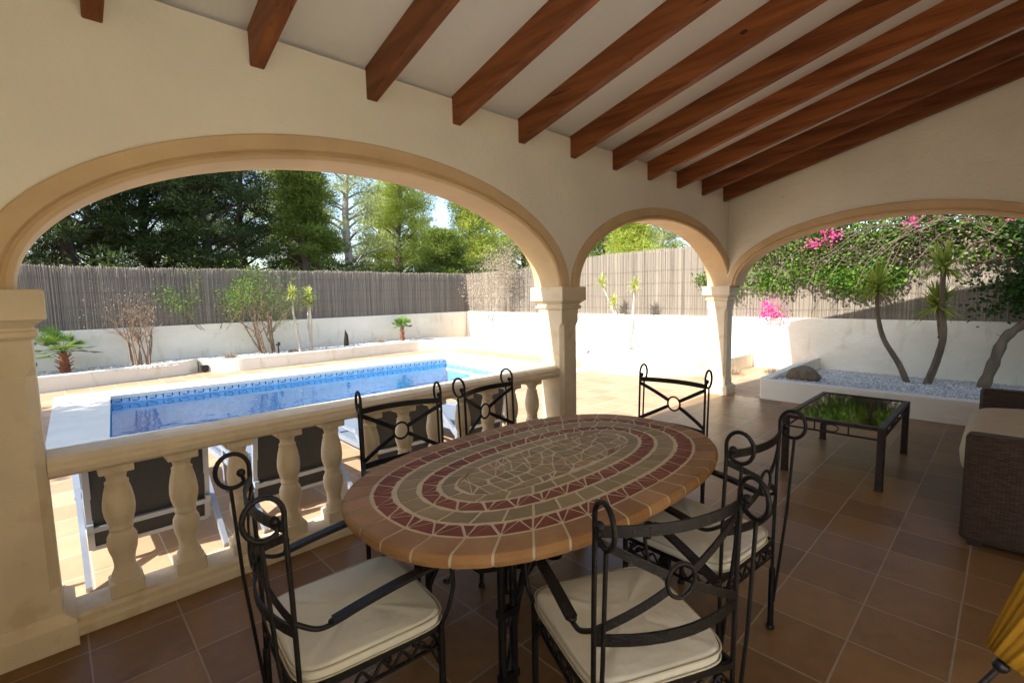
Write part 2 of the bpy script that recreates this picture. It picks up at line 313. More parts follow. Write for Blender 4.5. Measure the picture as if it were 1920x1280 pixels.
# ------------------------------------------------------------------ light
S = Vector((-1, .11, .79)).normalized()           # towards the sun
elev = math.asin(S.z); az = math.atan2(S.x, S.y)   # compass angle from +Y towards +X
w = bpy.data.worlds.new('World'); bpy.context.scene.world = w; w.use_nodes = True
sky = w.node_tree.nodes.new('ShaderNodeTexSky'); sky.sky_type = 'NISHITA'; sky.sun_disc = False
sky.sun_elevation = elev; sky.sun_rotation = az; sky.air_density = 1.0; sky.dust_density = 1.5; sky.ozone_density = 1
bg = w.node_tree.nodes['Background']; w.node_tree.links.new(sky.outputs[0], bg.inputs['Color']); bg.inputs['Strength'].default_value = .15
sl = bpy.data.lights.new('sun', 'SUN'); sl.energy = 4.2; sl.angle = radians(.53); sl.color = (1, .955, .88)
so = bpy.data.objects.new('sun', sl); C.objects.link(so); so.rotation_euler = S.to_track_quat('Z', 'Y').to_euler(); so.location = (-20, 3, 18)
vs = bpy.context.scene.view_settings; vs.view_transform = 'Standard'; vs.look = 'None'; vs.exposure = 1.45; vs.gamma = 1
cyc = bpy.context.scene.cycles; cyc.max_bounces = 10; cyc.diffuse_bounces = 6; cyc.glossy_bounces = 4; cyc.transparent_max_bounces = 12
cyc.sample_clamp_indirect = 6; cyc.use_denoising = True

# ------------------------------------------------------------------ ground, floors, pool
PW = [(.37, 7.27), (.60, 10.50), (7.23, 10.04), (7.0, 6.81)]          # pool water corners
CO = [(-.2, 6.3), (-.09, 11.16), (8.1, 11.14), (7.95, 5.95)]           # outer edge of coping
def holed(mb, outer, hole, z):
    P = [(*p, z) for p in outer] + [(*p, z) for p in hole]
    mb.add(P, [(i, 4+i, 4+(i+1) % 4, (i+1) % 4) for i in range(4)])
B = 600
g = MB(); holed(g, [(-B, -B), (-B, B), (B, B), (B, -B)], PW, -.03); tag(g.build('ground', M_EARTH), kind='structure')
g = MB(); holed(g, [(-9, 3.1), (-9, 13.35), (10.6, 13.35), (10.6, 3.1)], CO, -.004)
g.add([(-9, -9, -.004), (-.755, -9, -.004), (-.755, 3.1, -.004), (-9, 3.1, -.004)], [(0, 1, 2, 3)])  # unseen deck left of the porch, added to bounce sun inside
g.add([(7.45, -4, -.004), (10.6, -4, -.004), (10.6, 3.1, -.004), (7.45, 3.1, -.004)], [(0, 1, 2, 3)])
tag(g.build('pool_deck', M_DECK), kind='structure')
g = MB(); g.add([(-.75, -3.4, .0), (7.44, -3.4, .0), (7.44, 3.2, .0), (-.75, 3.2, .0)], [(0, 1, 2, 3)])
g.add([(7.44, -3.4, .0), (7.44, 3.2, .0), (7.44, 3.2, -.02), (7.44, -3.4, -.02)], [(0, 1, 2, 3)])
tag(g.build('patio_floor', M_FLOOR), kind='structure')

pool = empty('swimming_pool', (3.8, 8.6, 0), label='rectangular blue mosaic swimming pool with pale coping and dark key border', cat='pool')
def off(p): return (p[0]-3.8, p[1]-8.6)
g = MB(); n = 4; zc = .012
P = [(*off(p), zc) for p in CO] + [(*off(p), zc) for p in PW] + [(*off(p), -.05) for p in PW] + [(*off(p), -.02) for p in CO]
g.add(P, [(i, 4+i, 4+(i+1) % 4, (i+1) % 4) for i in range(4)] + [(4+i, 8+i, 8+(i+1) % 4, 4+(i+1) % 4) for i in range(4)] + [(12+i, i, (i+1) % 4, 12+(i+1) % 4) for i in range(4)])
g.build('coping', M_COPE, pool)
g = MB(); cx_, cy2 = 3.8, 8.65
OW = [(p[0]+(.03 if p[0] > 3.8 else -.03), p[1]+(.03 if p[1] > 8.6 else -.03)) for p in PW]
ins = [off(p) for p in OW]
P = [(*p, -.04) for p in ins] + [(*p, -1.35) for p in ins]
g.add(P, [(i, 4+i, 4+(i+1) % 4, (i+1) % 4) for i in range(4)] + [(7, 6, 5, 4)])
g.build('basin', M_POOL, pool)
gp = MB()                                                     # key border on the far, right and left side
def border(a, b):
    a, b = Vector((*off(a), 0)), Vector((*off(b), 0)); d = (b-a); L = d.length; d.normalize(); nrm = Vector((-d.y, d.x, 0))
    if nrm.dot(-(a+b)/2) < 0: nrm = -nrm
    q = a + nrm*.008 - Vector((0, 0, 0)); e = a + nrm*.008 + d*L
    gp.cur = 0; gp.add([q+Vector((0, 0, -.03)), e+Vector((0, 0, -.03)), e+Vector((0, 0, -.14)), q+Vector((0, 0, -.14))], [(0, 1, 2, 3)]); gp.cur = 1
    k = int(L/.232); s = L/k
    for i in range(k):
        o = a + d*(i*s+.03) + nrm*.014
        def r(x0, x1, z0, z1):
            gp.add([o+d*x0+Vector((0, 0, z0)), o+d*x1+Vector((0, 0, z0)), o+d*x1+Vector((0, 0, z1)), o+d*x0+Vector((0, 0, z1))], [(0, 1, 2, 3)])
        r(0, .016, -.118, -.042); r(.016, .150, -.054, -.042); r(.134, .150, -.102, -.054); r(.05, .134, -.114, -.102)
border(OW[1], OW[2]); border(OW[2], OW[3]); border(OW[0], OW[1])
gp.build('border_band', [M_PALEB, M_NAVY], pool)
g = MB(); g.box(-3.2, 2.9, -1.9, -1.2, -1.0, -.75); 
g.box(2.3, 3.1, -1.6, 1.35, -1.3, -.62); g.build('underwater_step', M_POOL, pool)
g = MB(); g.poly([p for p in OW], -.145); tag(g.build('pool_water', M_WATER), kind='structure')

# ------------------------------------------------------------------ porch of the villa
porch = empty('villa_porch', (0, 0, 0), label='cream villa porch with sandstone arches and sloping dark timber beams', cat='porch')
SP = 1.66; A0, B0 = 1.80, .80
TAN = .268
def roofz(y): return 3.08 + TAN*(2.99-y)
def arch_z(u, cs):                         # lower edge of the wall; None where the wall rests on a pillar
    for c in cs:
        if abs(u-c) < A0+.03: return SP + (B0+.03)*sqrt(max(0, 1-((u-c)/(A0+.03))**2))
    return SP
def samples(u0, u1, cs):
    s = {u0, u1}
    for c in cs:
        for k in range(0, 65): s.add(c-(A0+.03)*cos(pi*k/64))
    return sorted(x for x in s if u0-1e-6 <= x <= u1+1e-6)
def archwall(name, u0, u1, cs, w0, w1, top, axis):
    g = MB(); U = samples(u0, u1, cs)
    for a, b in zip(U[:-1], U[1:]):
        if b-a < 1e-5: continue
        inside = any(abs((a+b)/2-c) < A0+.03 for c in cs)
        za, zb = (arch_z(a, cs), arch_z(b, cs)) if inside else (SP, SP)
        if inside:
            za = SP + (B0+.03)*sqrt(max(0, 1-min(1, abs((a-[c for c in cs if abs((a+b)/2-c) < A0+.03][0])/(A0+.03)))**2))
            zb = SP + (B0+.03)*sqrt(max(0, 1-min(1, abs((b-[c for c in cs if abs((a+b)/2-c) < A0+.03][0])/(A0+.03)))**2))
        V = [(a, w0, za), (b, w0, zb), (b, w0, top(b, w0)), (a, w0, top(a, w0)), (a, w1, za), (b, w1, zb), (b, w1, top(b, w1)), (a, w1, top(a, w1))]
        if axis == 'y': V = [(p[1], p[0], p[2]) for p in V]
        g.add(V, [(0, 1, 2, 3), (5, 4, 7, 6), (1, 0, 4, 5)])
    a, b = U[0], U[-1]
    for e in (a, b):
        V = [(e, w0, SP), (e, w1, SP), (e, w1, top(e, w1)), (e, w0, top(e, w0))]
        if axis == 'y': V = [(p[1], p[0], p[2]) for p in V]
        g.add(V, [(0, 1, 2, 3)])
    return g.build('wall', M_CREAM, porch)
C1, C2, C3 = 1.69, 5.60, 1.06
archwall('w', -.75, 7.655, (C1, C2), 2.99, 3.29, lambda u, v: 3.06+TAN*(2.99-v)-.0, 'x')
archwall('w', -3.2, 2.988, (C3, C3-3.92), 7.36, 7.655, lambda u, v: roofz(u)-.01, 'y')
def trim(c, axis, inner, outer):
    g = MB(); s = 1 if outer > inner else -1
    prof = [(.135, inner+.004), (.135, inner-.022), (.128, inner-.028), (.052, inner-.028), (.045, inner-.018), (.04, inner-.006), (.030, inner-.012), (.022, inner-.020), (.012, inner-.016), (.0, inner-.002), (0, outer+.012), (.01, outer+.022), (.135, outer+.022), (.135, outer-.004)]
    n = 72; V = []
    for k in range(n+1):
        t = pi*k/n
        for r, v in prof:
            p = (c-(A0+r)*cos(t), v, SP+(B0+r)*sin(t)); V.append(p if axis == 'x' else (p[1], p[0], p[2]))
    m = len(prof)
    g.add(V, [(i*m+k, (i+1)*m+k, (i+1)*m+(k+1) % m, i*m+(k+1) % m) for i in range(n) for k in range(m)])
    g.add(V[:m], [list(range(m))]); g.add(V[-m:], [list(range(m))])
    o = g.build('arch_moulding', M_STONE, porch)
    for p, kk in zip(o.data.polygons, range(len(o.data.polygons))): p.use_smooth = False
    return o
trim(C1, 'x', 2.99, 3.29); trim(C2, 'x', 2.99, 3.29); trim(C3, 'y', 7.36, 7.655); trim(C3-3.92, 'y', 7.36, 7.655)
def pillar(cx, cy, hw=.128, hd=.15, full=False):
    s = MB(); ch = .035
    def octo(hx, hy, c, z): return [(cx-hx, cy-hy+c, z), (cx-hx+c, cy-hy, z), (cx+hx-c, cy-hy, z), (cx+hx, cy-hy+c, z), (cx+hx, cy+hy-c, z), (cx+hx-c, cy+hy, z), (cx-hx+c, cy+hy, z), (cx-hx, cy+hy-c, z)]
    R = [octo(hw, hd, .002, .12), octo(hw, hd, .002, .24), octo(hw, hd, ch, .28), octo(hw, hd, ch, 1.28), octo(hw, hd, .002, 1.325), octo(hw, hd, .002, 1.44)]
    V = sum(R, []); s.add(V, [(i*8+k, i*8+(k+1) % 8, i*8+8+(k+1) % 8, i*8+8+k) for i in range(len(R)-1) for k in range(8)])
    p = s.build('pillar', M_STONE2 if full else M_STONE2, porch)
    def sq(lst, nm):
        b = MB(); n = len(lst); V = []
        for e, z in lst: V += [(cx-hw-e, cy-hd-e, z), (cx+hw+e, cy-hd-e, z), (cx+hw+e, cy+hd+e, z), (cx-hw-e, cy+hd+e, z)]
        b.add(V, [(i*4+k, i*4+(k+1) % 4, i*4+4+(k+1) % 4, i*4+4+k) for i in range(n-1) for k in range(4)] + [(3, 2, 1, 0), tuple(n*4-4+k for k in range(4))])
        b.build(nm, M_STONE2, p)
    sq([(.004, 1.44), (.022, 1.455), (.022, 1.475), (.008, 1.482), (.008, 1.492), (.045, 1.525), (.056, 1.53), (.056, 1.655), (.05, 1.661)], 'capital')
    sq([(.045, .002), (.045, .115), (.04, .125), (.012, .148), (.006, .16)], 'base')
    return p
pillar(3.655, 3.14, .125, .15); pillar(7.475, 3.13, .125, .15)
p = pillar(-.275, 3.14, .20, .15)
pillar(7.507, -.90, .125, .15); 
g = MB(); g.box(-.745, -.477, 2.98, 3.28, 0, 1.659); g.build('wall', M_CREAM, porch)  # unseen filler block, added to stop sun leaking past the left pillar
g = MB(); y0, y1 = -.40, 2.979; V = [(-.75, y0, 0), (-.46, y0, 0), (-.46, y1, 0), (-.75, y1, 0), (-.75, y0, roofz(y0)-.01), (-.46, y0, roofz(y0)-.01), (-.46, y1, roofz(y1)-.01), (-.75, y1, roofz(y1)-.01)]
g.add(V, [(3, 2, 1, 0), (4, 5, 6, 7), (0, 1, 5, 4), (1, 2, 6, 5), (2, 3, 7, 6), (3, 0, 4, 7)]); g.build('wall', M_CREAM, porch)  # solid left side, added out of view to keep direct sun out
g = MB(); g.box(1.9, 7.355, -3.215, -1.35, 0, 4.15); g.build('bounce_wall', M_CREAM, porch)  # added behind the camera; its sunlit end bounces light to the left
g = MB(); g.box(3.0, 7.1, -1.352, -1.31, .02, 2.5, bev=.01); g.build('dimming_panel', M_BEAM, porch)  # unseen dark panel, added to cut bounce light on the right
g = MB(); g.box(-.44, 1.895, -3.21, -.95, .002, .13, bev=.01); g.build('bounce_slab', M_CEIL, porch)  # unseen pale slab, added to throw sunlight up at wall and ceiling
g = MB(); g.box(-.75, 7.655, -3.42, -3.22, 0, 4.72); g.build('wall', M_CREAM, porch)
# ceiling slab with the tiled roof above
g = MB(); x0, x1, ya, yb = -.95, 7.80, 3.34, -3.6
g.add([(x0, ya, roofz(ya)), (x1, ya, roofz(ya)), (x1, yb, roofz(yb)), (x0, yb, roofz(yb)), (x0, ya, roofz(ya)+.13), (x1, ya, roofz(ya)+.13), (x1, yb, roofz(yb)+.13), (x0, yb, roofz(yb)+.13)],
      [(0, 1, 2, 3), (7, 6, 5, 4), (0, 4, 5, 1), (1, 5, 6, 2), (2, 6, 7, 3), (3, 7, 4, 0)])
rf = g.build('ceiling', M_CEIL, porch)
g = MB(); y = ya
for i in range(int((x1-x0)/.22)):
    a = x0+.02+i*.22
    g.tube([(a+.1, ya+.05, roofz(ya+.05)+.18), (a+.1, yb, roofz(yb)+.18)], .075, 8)
g.build('roof_tiles', M_CLAY, rf)
for k in range(-1, 11):
    a = .205+.6945*k; g = MB(); b = 2.995; e = -3.23; d = .2
    h0 = lambda yy: roofz(yy)-.002
    c = .005
    V = []
    for yy in (b, e):
        z1 = h0(yy); z0 = z1-d+.002
        V += [(a, yy, z1), (a, yy, z0+c), (a+c, yy, z0), (a+.075-c, yy, z0), (a+.075, yy, z0+c), (a+.075, yy, z1)]
    g.add(V, [(i, (i+1) % 6, 6+(i+1) % 6, 6+i) for i in range(6)] + [(5, 4, 3, 2, 1, 0), (6, 7, 8, 9, 10, 11)])
    bo = g.build('beam', M_BEAM, porch)
    if k == 5:
        g = MB(); g.ball((a-.0005, 1.42, roofz(1.42)-.095), .028, 10, (.06, 1, .55)); g.build('knot', M_KNOT, bo)
# plinth skirting right of the left pillar is part of the balustrade
bal = empty('balustrade', (1.7, 3.14, 0), label='cream stone balustrade with turned balusters below the big left arch', cat='balustrade')
g = MB()
def sweepx(prof, x0, x1, ox=1.7, oy=3.14):
    m = len(prof); V = [(x-ox, py-oy, pz) for x in (x0, x1) for py, pz in prof]
    g.add(V, [(k, (k+1) % m, m+(k+1) % m, m+k) for k in range(m)] + [tuple(range(m-1, -1, -1)), tuple(m+k for k in range(m))])
sweepx([(3.02, .001), (3.02, .045), (3.035, .06), (3.035, .085), (3.05, .10), (3.235, .10), (3.25, .085), (3.25, .001)], -.07, 3.525)
g.build('plinth', M_STONE2, bal)
g = MB(); sweepx([(3.05, .785), (3.015, .805), (3.01, .83), (3.02, .845), (3.02, .862), (3.04, .885), (3.09, .895), (3.19, .895), (3.24, .885), (3.26, .862), (3.26, .845), (3.27, .83), (3.265, .805), (3.23, .785)], -.073, 3.525)
g.build('handrail', M_STONE2, bal)
prof = [(.064, .168), (.064, .178), (.055, .188), (.058, .20), (.047, .225), (.044, .25), (.05, .29), (.06, .325), (.065, .36), (.062, .395), (.05, .42), (.047, .43), (.052, .437), (.052, .447), (.047, .455), (.055, .475), (.064, .51), (.068, .545), (.066, .585), (.058, .635), (.049, .67), (.05, .678), (.05, .686), (.042, .692), (.041, .705), (.047, .728), (.06, .738), (.062, .742)]
b0 = MB(); b0.lathe(prof, 24); b0.box(-.07, .07, -.07, .07, .10, .17, bev=.004); b0.box(-.071, .071, -.071, .071, .742, .786, bev=.004)
proto = b0.build('baluster', M_STONE2, bal, (.17-1.7, 0, 0))
for k in range(1, 12):
    c = proto.copy(); c.rotation_euler = (0, 0, random.choice((0, pi/2, pi))+random.uniform(-.012, .012)); C.objects.link(c); c.parent = bal; c.location = (.17+.2805*k-1.7, 0, 0)

# ------------------------------------------------------------------ garden walls, planters, fences
def wall(name, x0, x1, y0, y1, label):
    g = MB(); g.box(x0-x0, x1-x0, y0-y0, y1-y0, -.03, 1.03, bev=.015)
    o = g.build(name, M_WALLW, None, (x0, y0, 0)); tag(o, label, 'wall'); return o
wall('garden_wall', -9, 10.74, 13.30, 13.5, 'low white rendered garden wall behind the pool')
wall('garden_wall', 10.53, 10.74, -5, 13.295, 'low white rendered garden wall running right of the pool and porch')
def fence(p0, p1, ztop, name, label):
    f = empty(name, (p0[0], p0[1], 0), label=label, cat='fence')
    d = Vector((p1[0]-p0[0], p1[1]-p0[1], 0)); L = d.length; d.normalize(); nr = Vector((-d.y, d.x, 0))
    n = int(L/.0105); s = np.linspace(0, L, n) + RNG.normal(0, .003, n); w = RNG.uniform(.004, .009, n); dd = RNG.uniform(-.012, .012, n)
    top = np.array([ztop(x) for x in s]) + np.clip(RNG.normal(0, .012, n), -.03, .05) + .008*np.sin(s*1.9)+.006*np.sin(s*5.3)
    lean = RNG.normal(0, .004, n); Q = []
    dv = np.array(d); nv = np.array(nr)
    for side in (-1, 0, 1):
        a = dv*(s-w)[:, None]; b = dv*(s+w)[:, None]; m = dv*s[:, None]
        off1 = nv*(dd)[:, None]
        zb = np.full(n, 1.02); Z = np.array([0, 0, 1.0])
        ln = dv*lean[:, None]
        if side == 0: continue
        p1_, p2_ = (a, m) if side < 0 else (m, b)
        o1 = off1 + (nv*0 if side < 0 else nv*(w)[:, None]); o2 = off1 + (nv*(w)[:, None] if side < 0 else nv*0)
        Q.append(np.stack([p1_+o1+Z*zb[:, None], p2_+o2+Z*zb[:, None], p2_+o2+ln+Z*top[:, None], p1_+o1+ln+Z*top[:, None]], 1))
    Q = np.stack(Q, 1).reshape(-1, 4, 3)          # both faces of a stem follow each other
    quads('brushwood_screen', Q, M_REED, f)
    bk = MB(); k = 60
    for i in range(k):
        a, b = d*(L*i/k), d*(L*(i+1)/k); o = -nr*.016
        za, zb_ = ztop(L*i/k)-.06, ztop(L*(i+1)/k)-.06
        bk.add([a+o+Vector((0, 0, 1.02)), b+o+Vector((0, 0, 1.02)), b+o+Vector((0, 0, zb_)), a+o+Vector((0, 0, za))], [(0, 1, 2, 3)])
    bk.build('backing_net', M_REED, f)
    for j in range(4):
        g = MB(); z = 1.2+j*.3
        g.tube([d*t+nr*.024+Vector((0, 0, z+.01*sin(t*3))) for t in np.linspace(0, L, 50)], .0028, 4); g.build('wire', M_WIRE, f)
    for t in np.arange(.8, L, 2.4):
        g = MB(); g.tube([d*t-nr*.05+Vector((0, 0, .9)), d*t-nr*.05+Vector((0, 0, ztop(t)-.02))], .022, 8); g.build('post', M_WIRE, f)
    return f
fence((10.62, 13.40), (-9, 13.40), lambda t: 2.34, 'brushwood_fence', 'grey brushwood screen fence standing on the wall behind the pool')
fence((10.62, -5), (10.62, 13.38), lambda t: (2.60 if t < 12.5 else 2.60-.26*min(1, (t-12.5)/3.8)), 'brushwood_fence', 'sunlit brushwood screen fence on the right wall behind the bougainvillea')
def smooth(pts, n=6):
    pts = [Vector(p) for p in pts]; out = []
    for i in range(len(pts)-1):
        p0, p1, p2, p3 = pts[max(i-1, 0)], pts[i], pts[i+1], pts[min(i+2, len(pts)-1)]
        for k in range(n):
            t = k/n; out.append(.5*((2*p1)+(-p0+p2)*t+(2*p0-5*p1+4*p2-p3)*t*t+(-p0+3*p1-3*p2+p3)*t**3))
    out.append(pts[-1]); return [tuple(p) for p in out]
PL1 = smooth([(-9, 11.9), (-4, 11.9), (-.35, 12.0), (.7, 12.15), (1.5, 12.28), (2.0, 12.42), (2.28, 12.66)])
PL2 = smooth([(2.30, 12.72), (2.45, 12.40), (2.8, 12.0), (3.3, 11.93), (4.3, 11.93), (5.5, 12.0), (6.6, 12.08), (7.9, 12.0), (8.8, 11.2), (9.05, 10.0), (9.0, 9.0), (9.05, 8.0), (9.12, 7.3), (8.9, 6.9), (8.3, 6.5), (7.98, 5.9), (7.95, 5.2), (8.2, 4.6), (8.7, 4.1), (9.5, 3.75), (10.52, 3.7)])
PL3 = smooth([(10.52, 2.62), (9.2, 2.62), (8.2, 2.58), (7.6, 2.56)], 4)+[(7.47, 2.5)]+[(7.47, y) for y in np.linspace(2.2, -3.2, 12)]
def planter(path, name, label, closing, zf=lambda x, y: .24):
    e = empty(name, (path[0][0], path[0][1], 0), label=label, cat='planter'); ox, oy = path[0]
    g = MB(); g.wallpath([(p[0]-ox, p[1]-oy) for p in path], -.02, .285, .13); g.build('retaining_wall', M_WALLW, e)
    g = MB(); P = [(p[0]-ox, p[1]-oy) for p in path]; n = len(P)
    for i in range(n-1):
        a, b = P[i], P[i+1]; ca, cb = closing(path[i]), closing(path[i+1])
        for k in range(6):
            def q(p, c, t):
                x = p[0]+(c[0]-ox-p[0])*t; y = p[1]+(c[1]-oy-p[1])*t; return (x, y, zf(x+ox, y+oy))
            g.add([q(a, ca, k/6), q(b, cb, k/6), q(b, cb, (k+1)/6), q(a, ca, (k+1)/6)], [(0, 1, 2, 3)])
    g.build('gravel_bed', M_GRAVB, e); return e
zc1 = lambda x, y: .245
zc3 = lambda x, y: .26 - .19*min(1, max(0, (x-7.6)/2.6))
planter(PL1, 'planter', 'raised white planter bed at left behind the pool holding the fan palm', lambda p: (p[0], 13.31), zc1)
planter(PL2, 'planter', 'raised white planter bed curving around the far side of the pool', lambda p: (min(10.54, p[0]), 13.31) if p[1] > 11.5 else (10.54, max(p[1], 3.72)), zc1)
planter(PL3, 'planter', 'raised white planter bed with pebbles seen through the right arch', lambda p: (10.54, min(p[1], 2.6)), zc3)
# loose chips (too many to count)
def chips(n, fx, name):
    V = []; out = []
    for _ in range(n):
        x, y, z = fx(); r = random.uniform(.010, .026); a = random.random()*6.3
        sx, sy, sz = r*random.uniform(.7, 1.5), r*random.uniform(.7, 1.3), r*random.uniform(.4, .8)
        p = [(-sx, 0, 0), (0, -sy, 0), (sx, 0, 0), (0, sy, 0)]
        p = [(x+u*cos(a)-v*sin(a), y+u*sin(a)+v*cos(a), z-.003) for u, v, _z in p]; t = (x+random.uniform(-.3, .3)*r, y+random.uniform(-.3, .3)*r, z+sz)
        b = len(V); V += p+[t]; out += [(b, b+1, b+4), (b+1, b+2, b+4), (b+2, b+3, b+4), (b+3, b, b+4)]
    me = bpy.data.meshes.new(name); me.from_pydata(V, [], out); me.materials.append(M_PEB)
    o = bpy.data.objects.new(name, me); C.objects.link(o); tag(o, kind='stuff'); return o
def f3():
    x = 7.62+2.88*random.random()**1.2; y = random.uniform(-2.2, 2.5); return x, y, zc3(x, y)
chips(16000, f3, 'pebbles')
def f1():
    x = random.uniform(-.4, 8.6); y = random.uniform(12.15 if x < 1.9 or x > 2.6 else 12.8, 13.28); return x, y, .245
chips(5000, f1, 'gravel')

# ------------------------------------------------------------------ plants
def limb(g, a, d, L, r, depth, spread=.5, tips=None, segs=4, n=5, grav=0):
    pts = [Vector(a)]; d = Vector(d).normalized()
    for i in range(segs):
        d = (d + Vector((random.uniform(-1, 1), random.uniform(-1, 1), random.uniform(-.6, .8)+grav))*.16).normalized(); pts.append(pts[-1]+d*L/segs)
    rs = [r*(1-.55*i/segs) for i in range(segs+1)]; g.tube(pts, rs, n, cap=False)
    if tips is not None: tips.append(tuple(pts[-1])); tips.append(tuple(pts[len(pts)//2]))
    if depth > 0:
        for k in range(random.choice((2, 3))):
            j = random.randint(max(1, segs//2), segs); q = pts[j]
            dd = (d + Vector((random.uniform(-1, 1), random.uniform(-1, 1), random.uniform(-.5, .9)))*spread*1.4).normalized()
            limb(g, q, dd, L*random.uniform(.55, .8), rs[j]*.75, depth-1, spread, tips, segs, max(3, n-1), grav)
def yucca(name, loc, stems, label, group, mt, mb, blade=.30, nb=55, r0=.05, wd=.03):
    e = empty(name, loc, label=label, cat='yucca', group=group)
    for pts, r in stems:
        P = smooth(pts, 5); n = len(P)
        g = MB(); g.tube([(p[0], p[1], p[2]) for p in P], [r*(1.25-.55*i/(n-1)) + (.35*r if i == 0 else 0) + .06*r*(i % 2) for i in range(n)], 9)
        g.build('trunk', mt, e)
        t = np.array(P[-1]); k = nb
        ph = RNG.uniform(0, 2*pi, k); el = RNG.uniform(-.5, 1.45, k)**1.0
        D = np.stack([np.cos(ph)*np.cos(el), np.sin(ph)*np.cos(el), np.sin(el)], 1)
        Lb = blade*RNG.uniform(.75, 1.1, k); W = wd*RNG.uniform(.8, 1.1, k)
        S = np.stack([-np.sin(ph), np.cos(ph), np.zeros(k)], 1); P0 = t + RNG.uniform(-.5, .5, (k, 1))*np.array([0, 0, .10]) + np.array([0, 0, .0])
        m1 = P0 + D*Lb[:, None]*.5; m2 = P0 + D*Lb[:, None] + np.array([0, 0, -1])*(Lb*.16*np.cos(el))[:, None]
        Q = np.concatenate([np.stack([P0-S*W[:, None]*.35, P0+S*W[:, None]*.35, m1+S*W[:, None]*.5, m1-S*W[:, None]*.5], 1),
                            np.stack([m1-S*W[:, None]*.5, m1+S*W[:, None]*.5, m2+S*.002, m2-S*.002], 1)])
        quads('leaf_rosette', Q, mb, e)
    return e
# right-hand pair (through the right arch), pair behind the small arch, slim trio behind the pool
yucca('yucca_tree', (9.45, .95, .12), [([(0, .09, -.05), (.02, .22, .28), (.0, .42, .65), (0, .51, 1.0), (0, .55, 1.44)], .036)], 'curved yucca leaning left with one green rosette before right wall', None, M_BARK, M_YUC, .44, 120, wd=.036)
yucca('yucca_tree', (9.5, .80, .12), [([(0, .04, -.05), (0, -.06, .35), (0, -.12, .75), (.02, -.08, 1.2), (.03, -.07, 1.74)], .043), ([(.0, -.10, .72), (.12, -.06, .9), (.16, -.02, 1.16)], .03)], 'upright yucca with two stacked rosettes before the right wall', None, M_BARK, M_YUC, .44, 120, wd=.036)
yucca('yucca_tree', (9.8, 6.25, .22), [([(0, 0, 0), (0, .2, .45), (0, .42, 1.12)], .035), ([(0, 0, 0), (0, -.1, .5), (0, -.16, 1.5)], .03), ([(0, .1, .2), (-.02, .35, .8), (-.05, .72, 1.58)], .02)], 'forked pale yucca with three rosettes seen through the small arch', None, M_PBARK, M_YUCP, .26, 70, wd=.03)
yucca('yucca_tree', (4.50, 12.5, .23), [([(0, 0, 0), (-.05, 0, .5), (-.12, 0, 1.0), (-.12, 0, 1.48)], .028)], 'slim leaning yucca with one pale rosette behind the pool', None, M_PBARK, M_YUCP, .28, 80, wd=.034)
yucca('yucca_tree', (4.76, 12.5, .23), [([(0, 0, 0), (.04, 0, .6), (.03, 0, 1.22)], .028), ([(0, .03, 0), (-.02, .03, .7), (.03, .03, 1.42)], .024)], 'slim yucca with two stacked pale rosettes behind the pool', None, M_PBARK, M_YUCP, .28, 80, wd=.034)
def fan_palm(loc, h, r, nf, label, stem):
    e = empty('fan_palm', loc, label=label, cat='palm')
    g = MB(); g.tube([(0, 0, -.03), (0, .0, h*.3), (0, 0, h*.55)], [stem, stem*.8, stem*.6], 10)
    for i in range(22): a = i*2.4; z = h*.04+h*.5*i/22; g.bar((cos(a)*stem*.7, sin(a)*stem*.7, z), (cos(a)*stem*1.6, sin(a)*stem*1.6, z+.06), .03, .01)
    g.build('trunk', M_CLAY, e)
    Q = []; st = MB()
    for i in range(nf):
        a = i*2.399+random.uniform(-.3, .3); el = random.uniform(-.05, 1.3); L = r*random.uniform(.55, 1)
        d = Vector((cos(a)*cos(el), sin(a)*cos(el), sin(el))); b = Vector((0, 0, h*.55)); t = b+d*L*.62
        st.tube([b, (b+t)/2+Vector((0, 0, .03)), t], .006, 4)
        side = Vector((-sin(a), cos(a), 0)); upv = side.cross(d)
        for k in range(15):
            ph = (k-7)*.2; dd = (d*cos(ph)+side*sin(ph)).normalized() - upv*0 + Vector((0, 0, -.12)); e2 = t+dd*L*.48
            w = side*cos(ph)-d*sin(ph)
            Q.append([t, t+dd*L*.25+w*.013, e2, t+dd*L*.25-w*.013])
    st.build('leaf_stalks', M_PALM, e); quads('fronds', [[list(p) for p in q] for q in Q], M_PALM, e); return e
fan_palm((.10, 12.75, .24), .70, .64, 24, 'green fan palm with brown stump in the left planter', .09)
fan_palm((7.67, 12.85, .24), .72, .42, 22, 'small yellowish fan palm on the far planter', .05)
# dry shrub, half-green bougainvillea and pale shrub on the back wall
def shrub(name, loc, stems, h, spread, leafm, nleaf, ls, label, cat, tm=M_TWIG, rad=.02, tipr=.22, depth=3, lean=(0, 0), fl=None, nfl=0, base=.12, sp2=.55):
    e = empty(name, loc, label=label, cat=cat); g = MB(); tips = []
    for i in range(stems):
        a = 2*pi*i/stems + random.random(); d = (cos(a)*spread+lean[0], sin(a)*spread*.35+lean[1], 1)
        limb(g, (cos(a)*base, sin(a)*base*.7, 0), d, h*.55, rad, depth, sp2, tips, 4, 6)
    g.build('branches', tm, e)
    if nleaf:
        T = np.array(tips); P = T[RNG.integers(0, len(T), nleaf)] + inball(nleaf)*tipr
        D = RNG.normal(size=(nleaf, 3)); quads('foliage', blades(P, D, RNG.uniform(.6, 1.2, nleaf)*ls, ls*.7), leafm, e)
    if nfl:
        T = np.array(tips); cs = T[RNG.integers(0, len(T), 6)]; P = cs[RNG.integers(0, 6, nfl)] + inball(nfl)*tipr*.8
        quads('flowers', blades(P, RNG.normal(size=(nfl, 3)), .05, .045), fl, e)
    return e
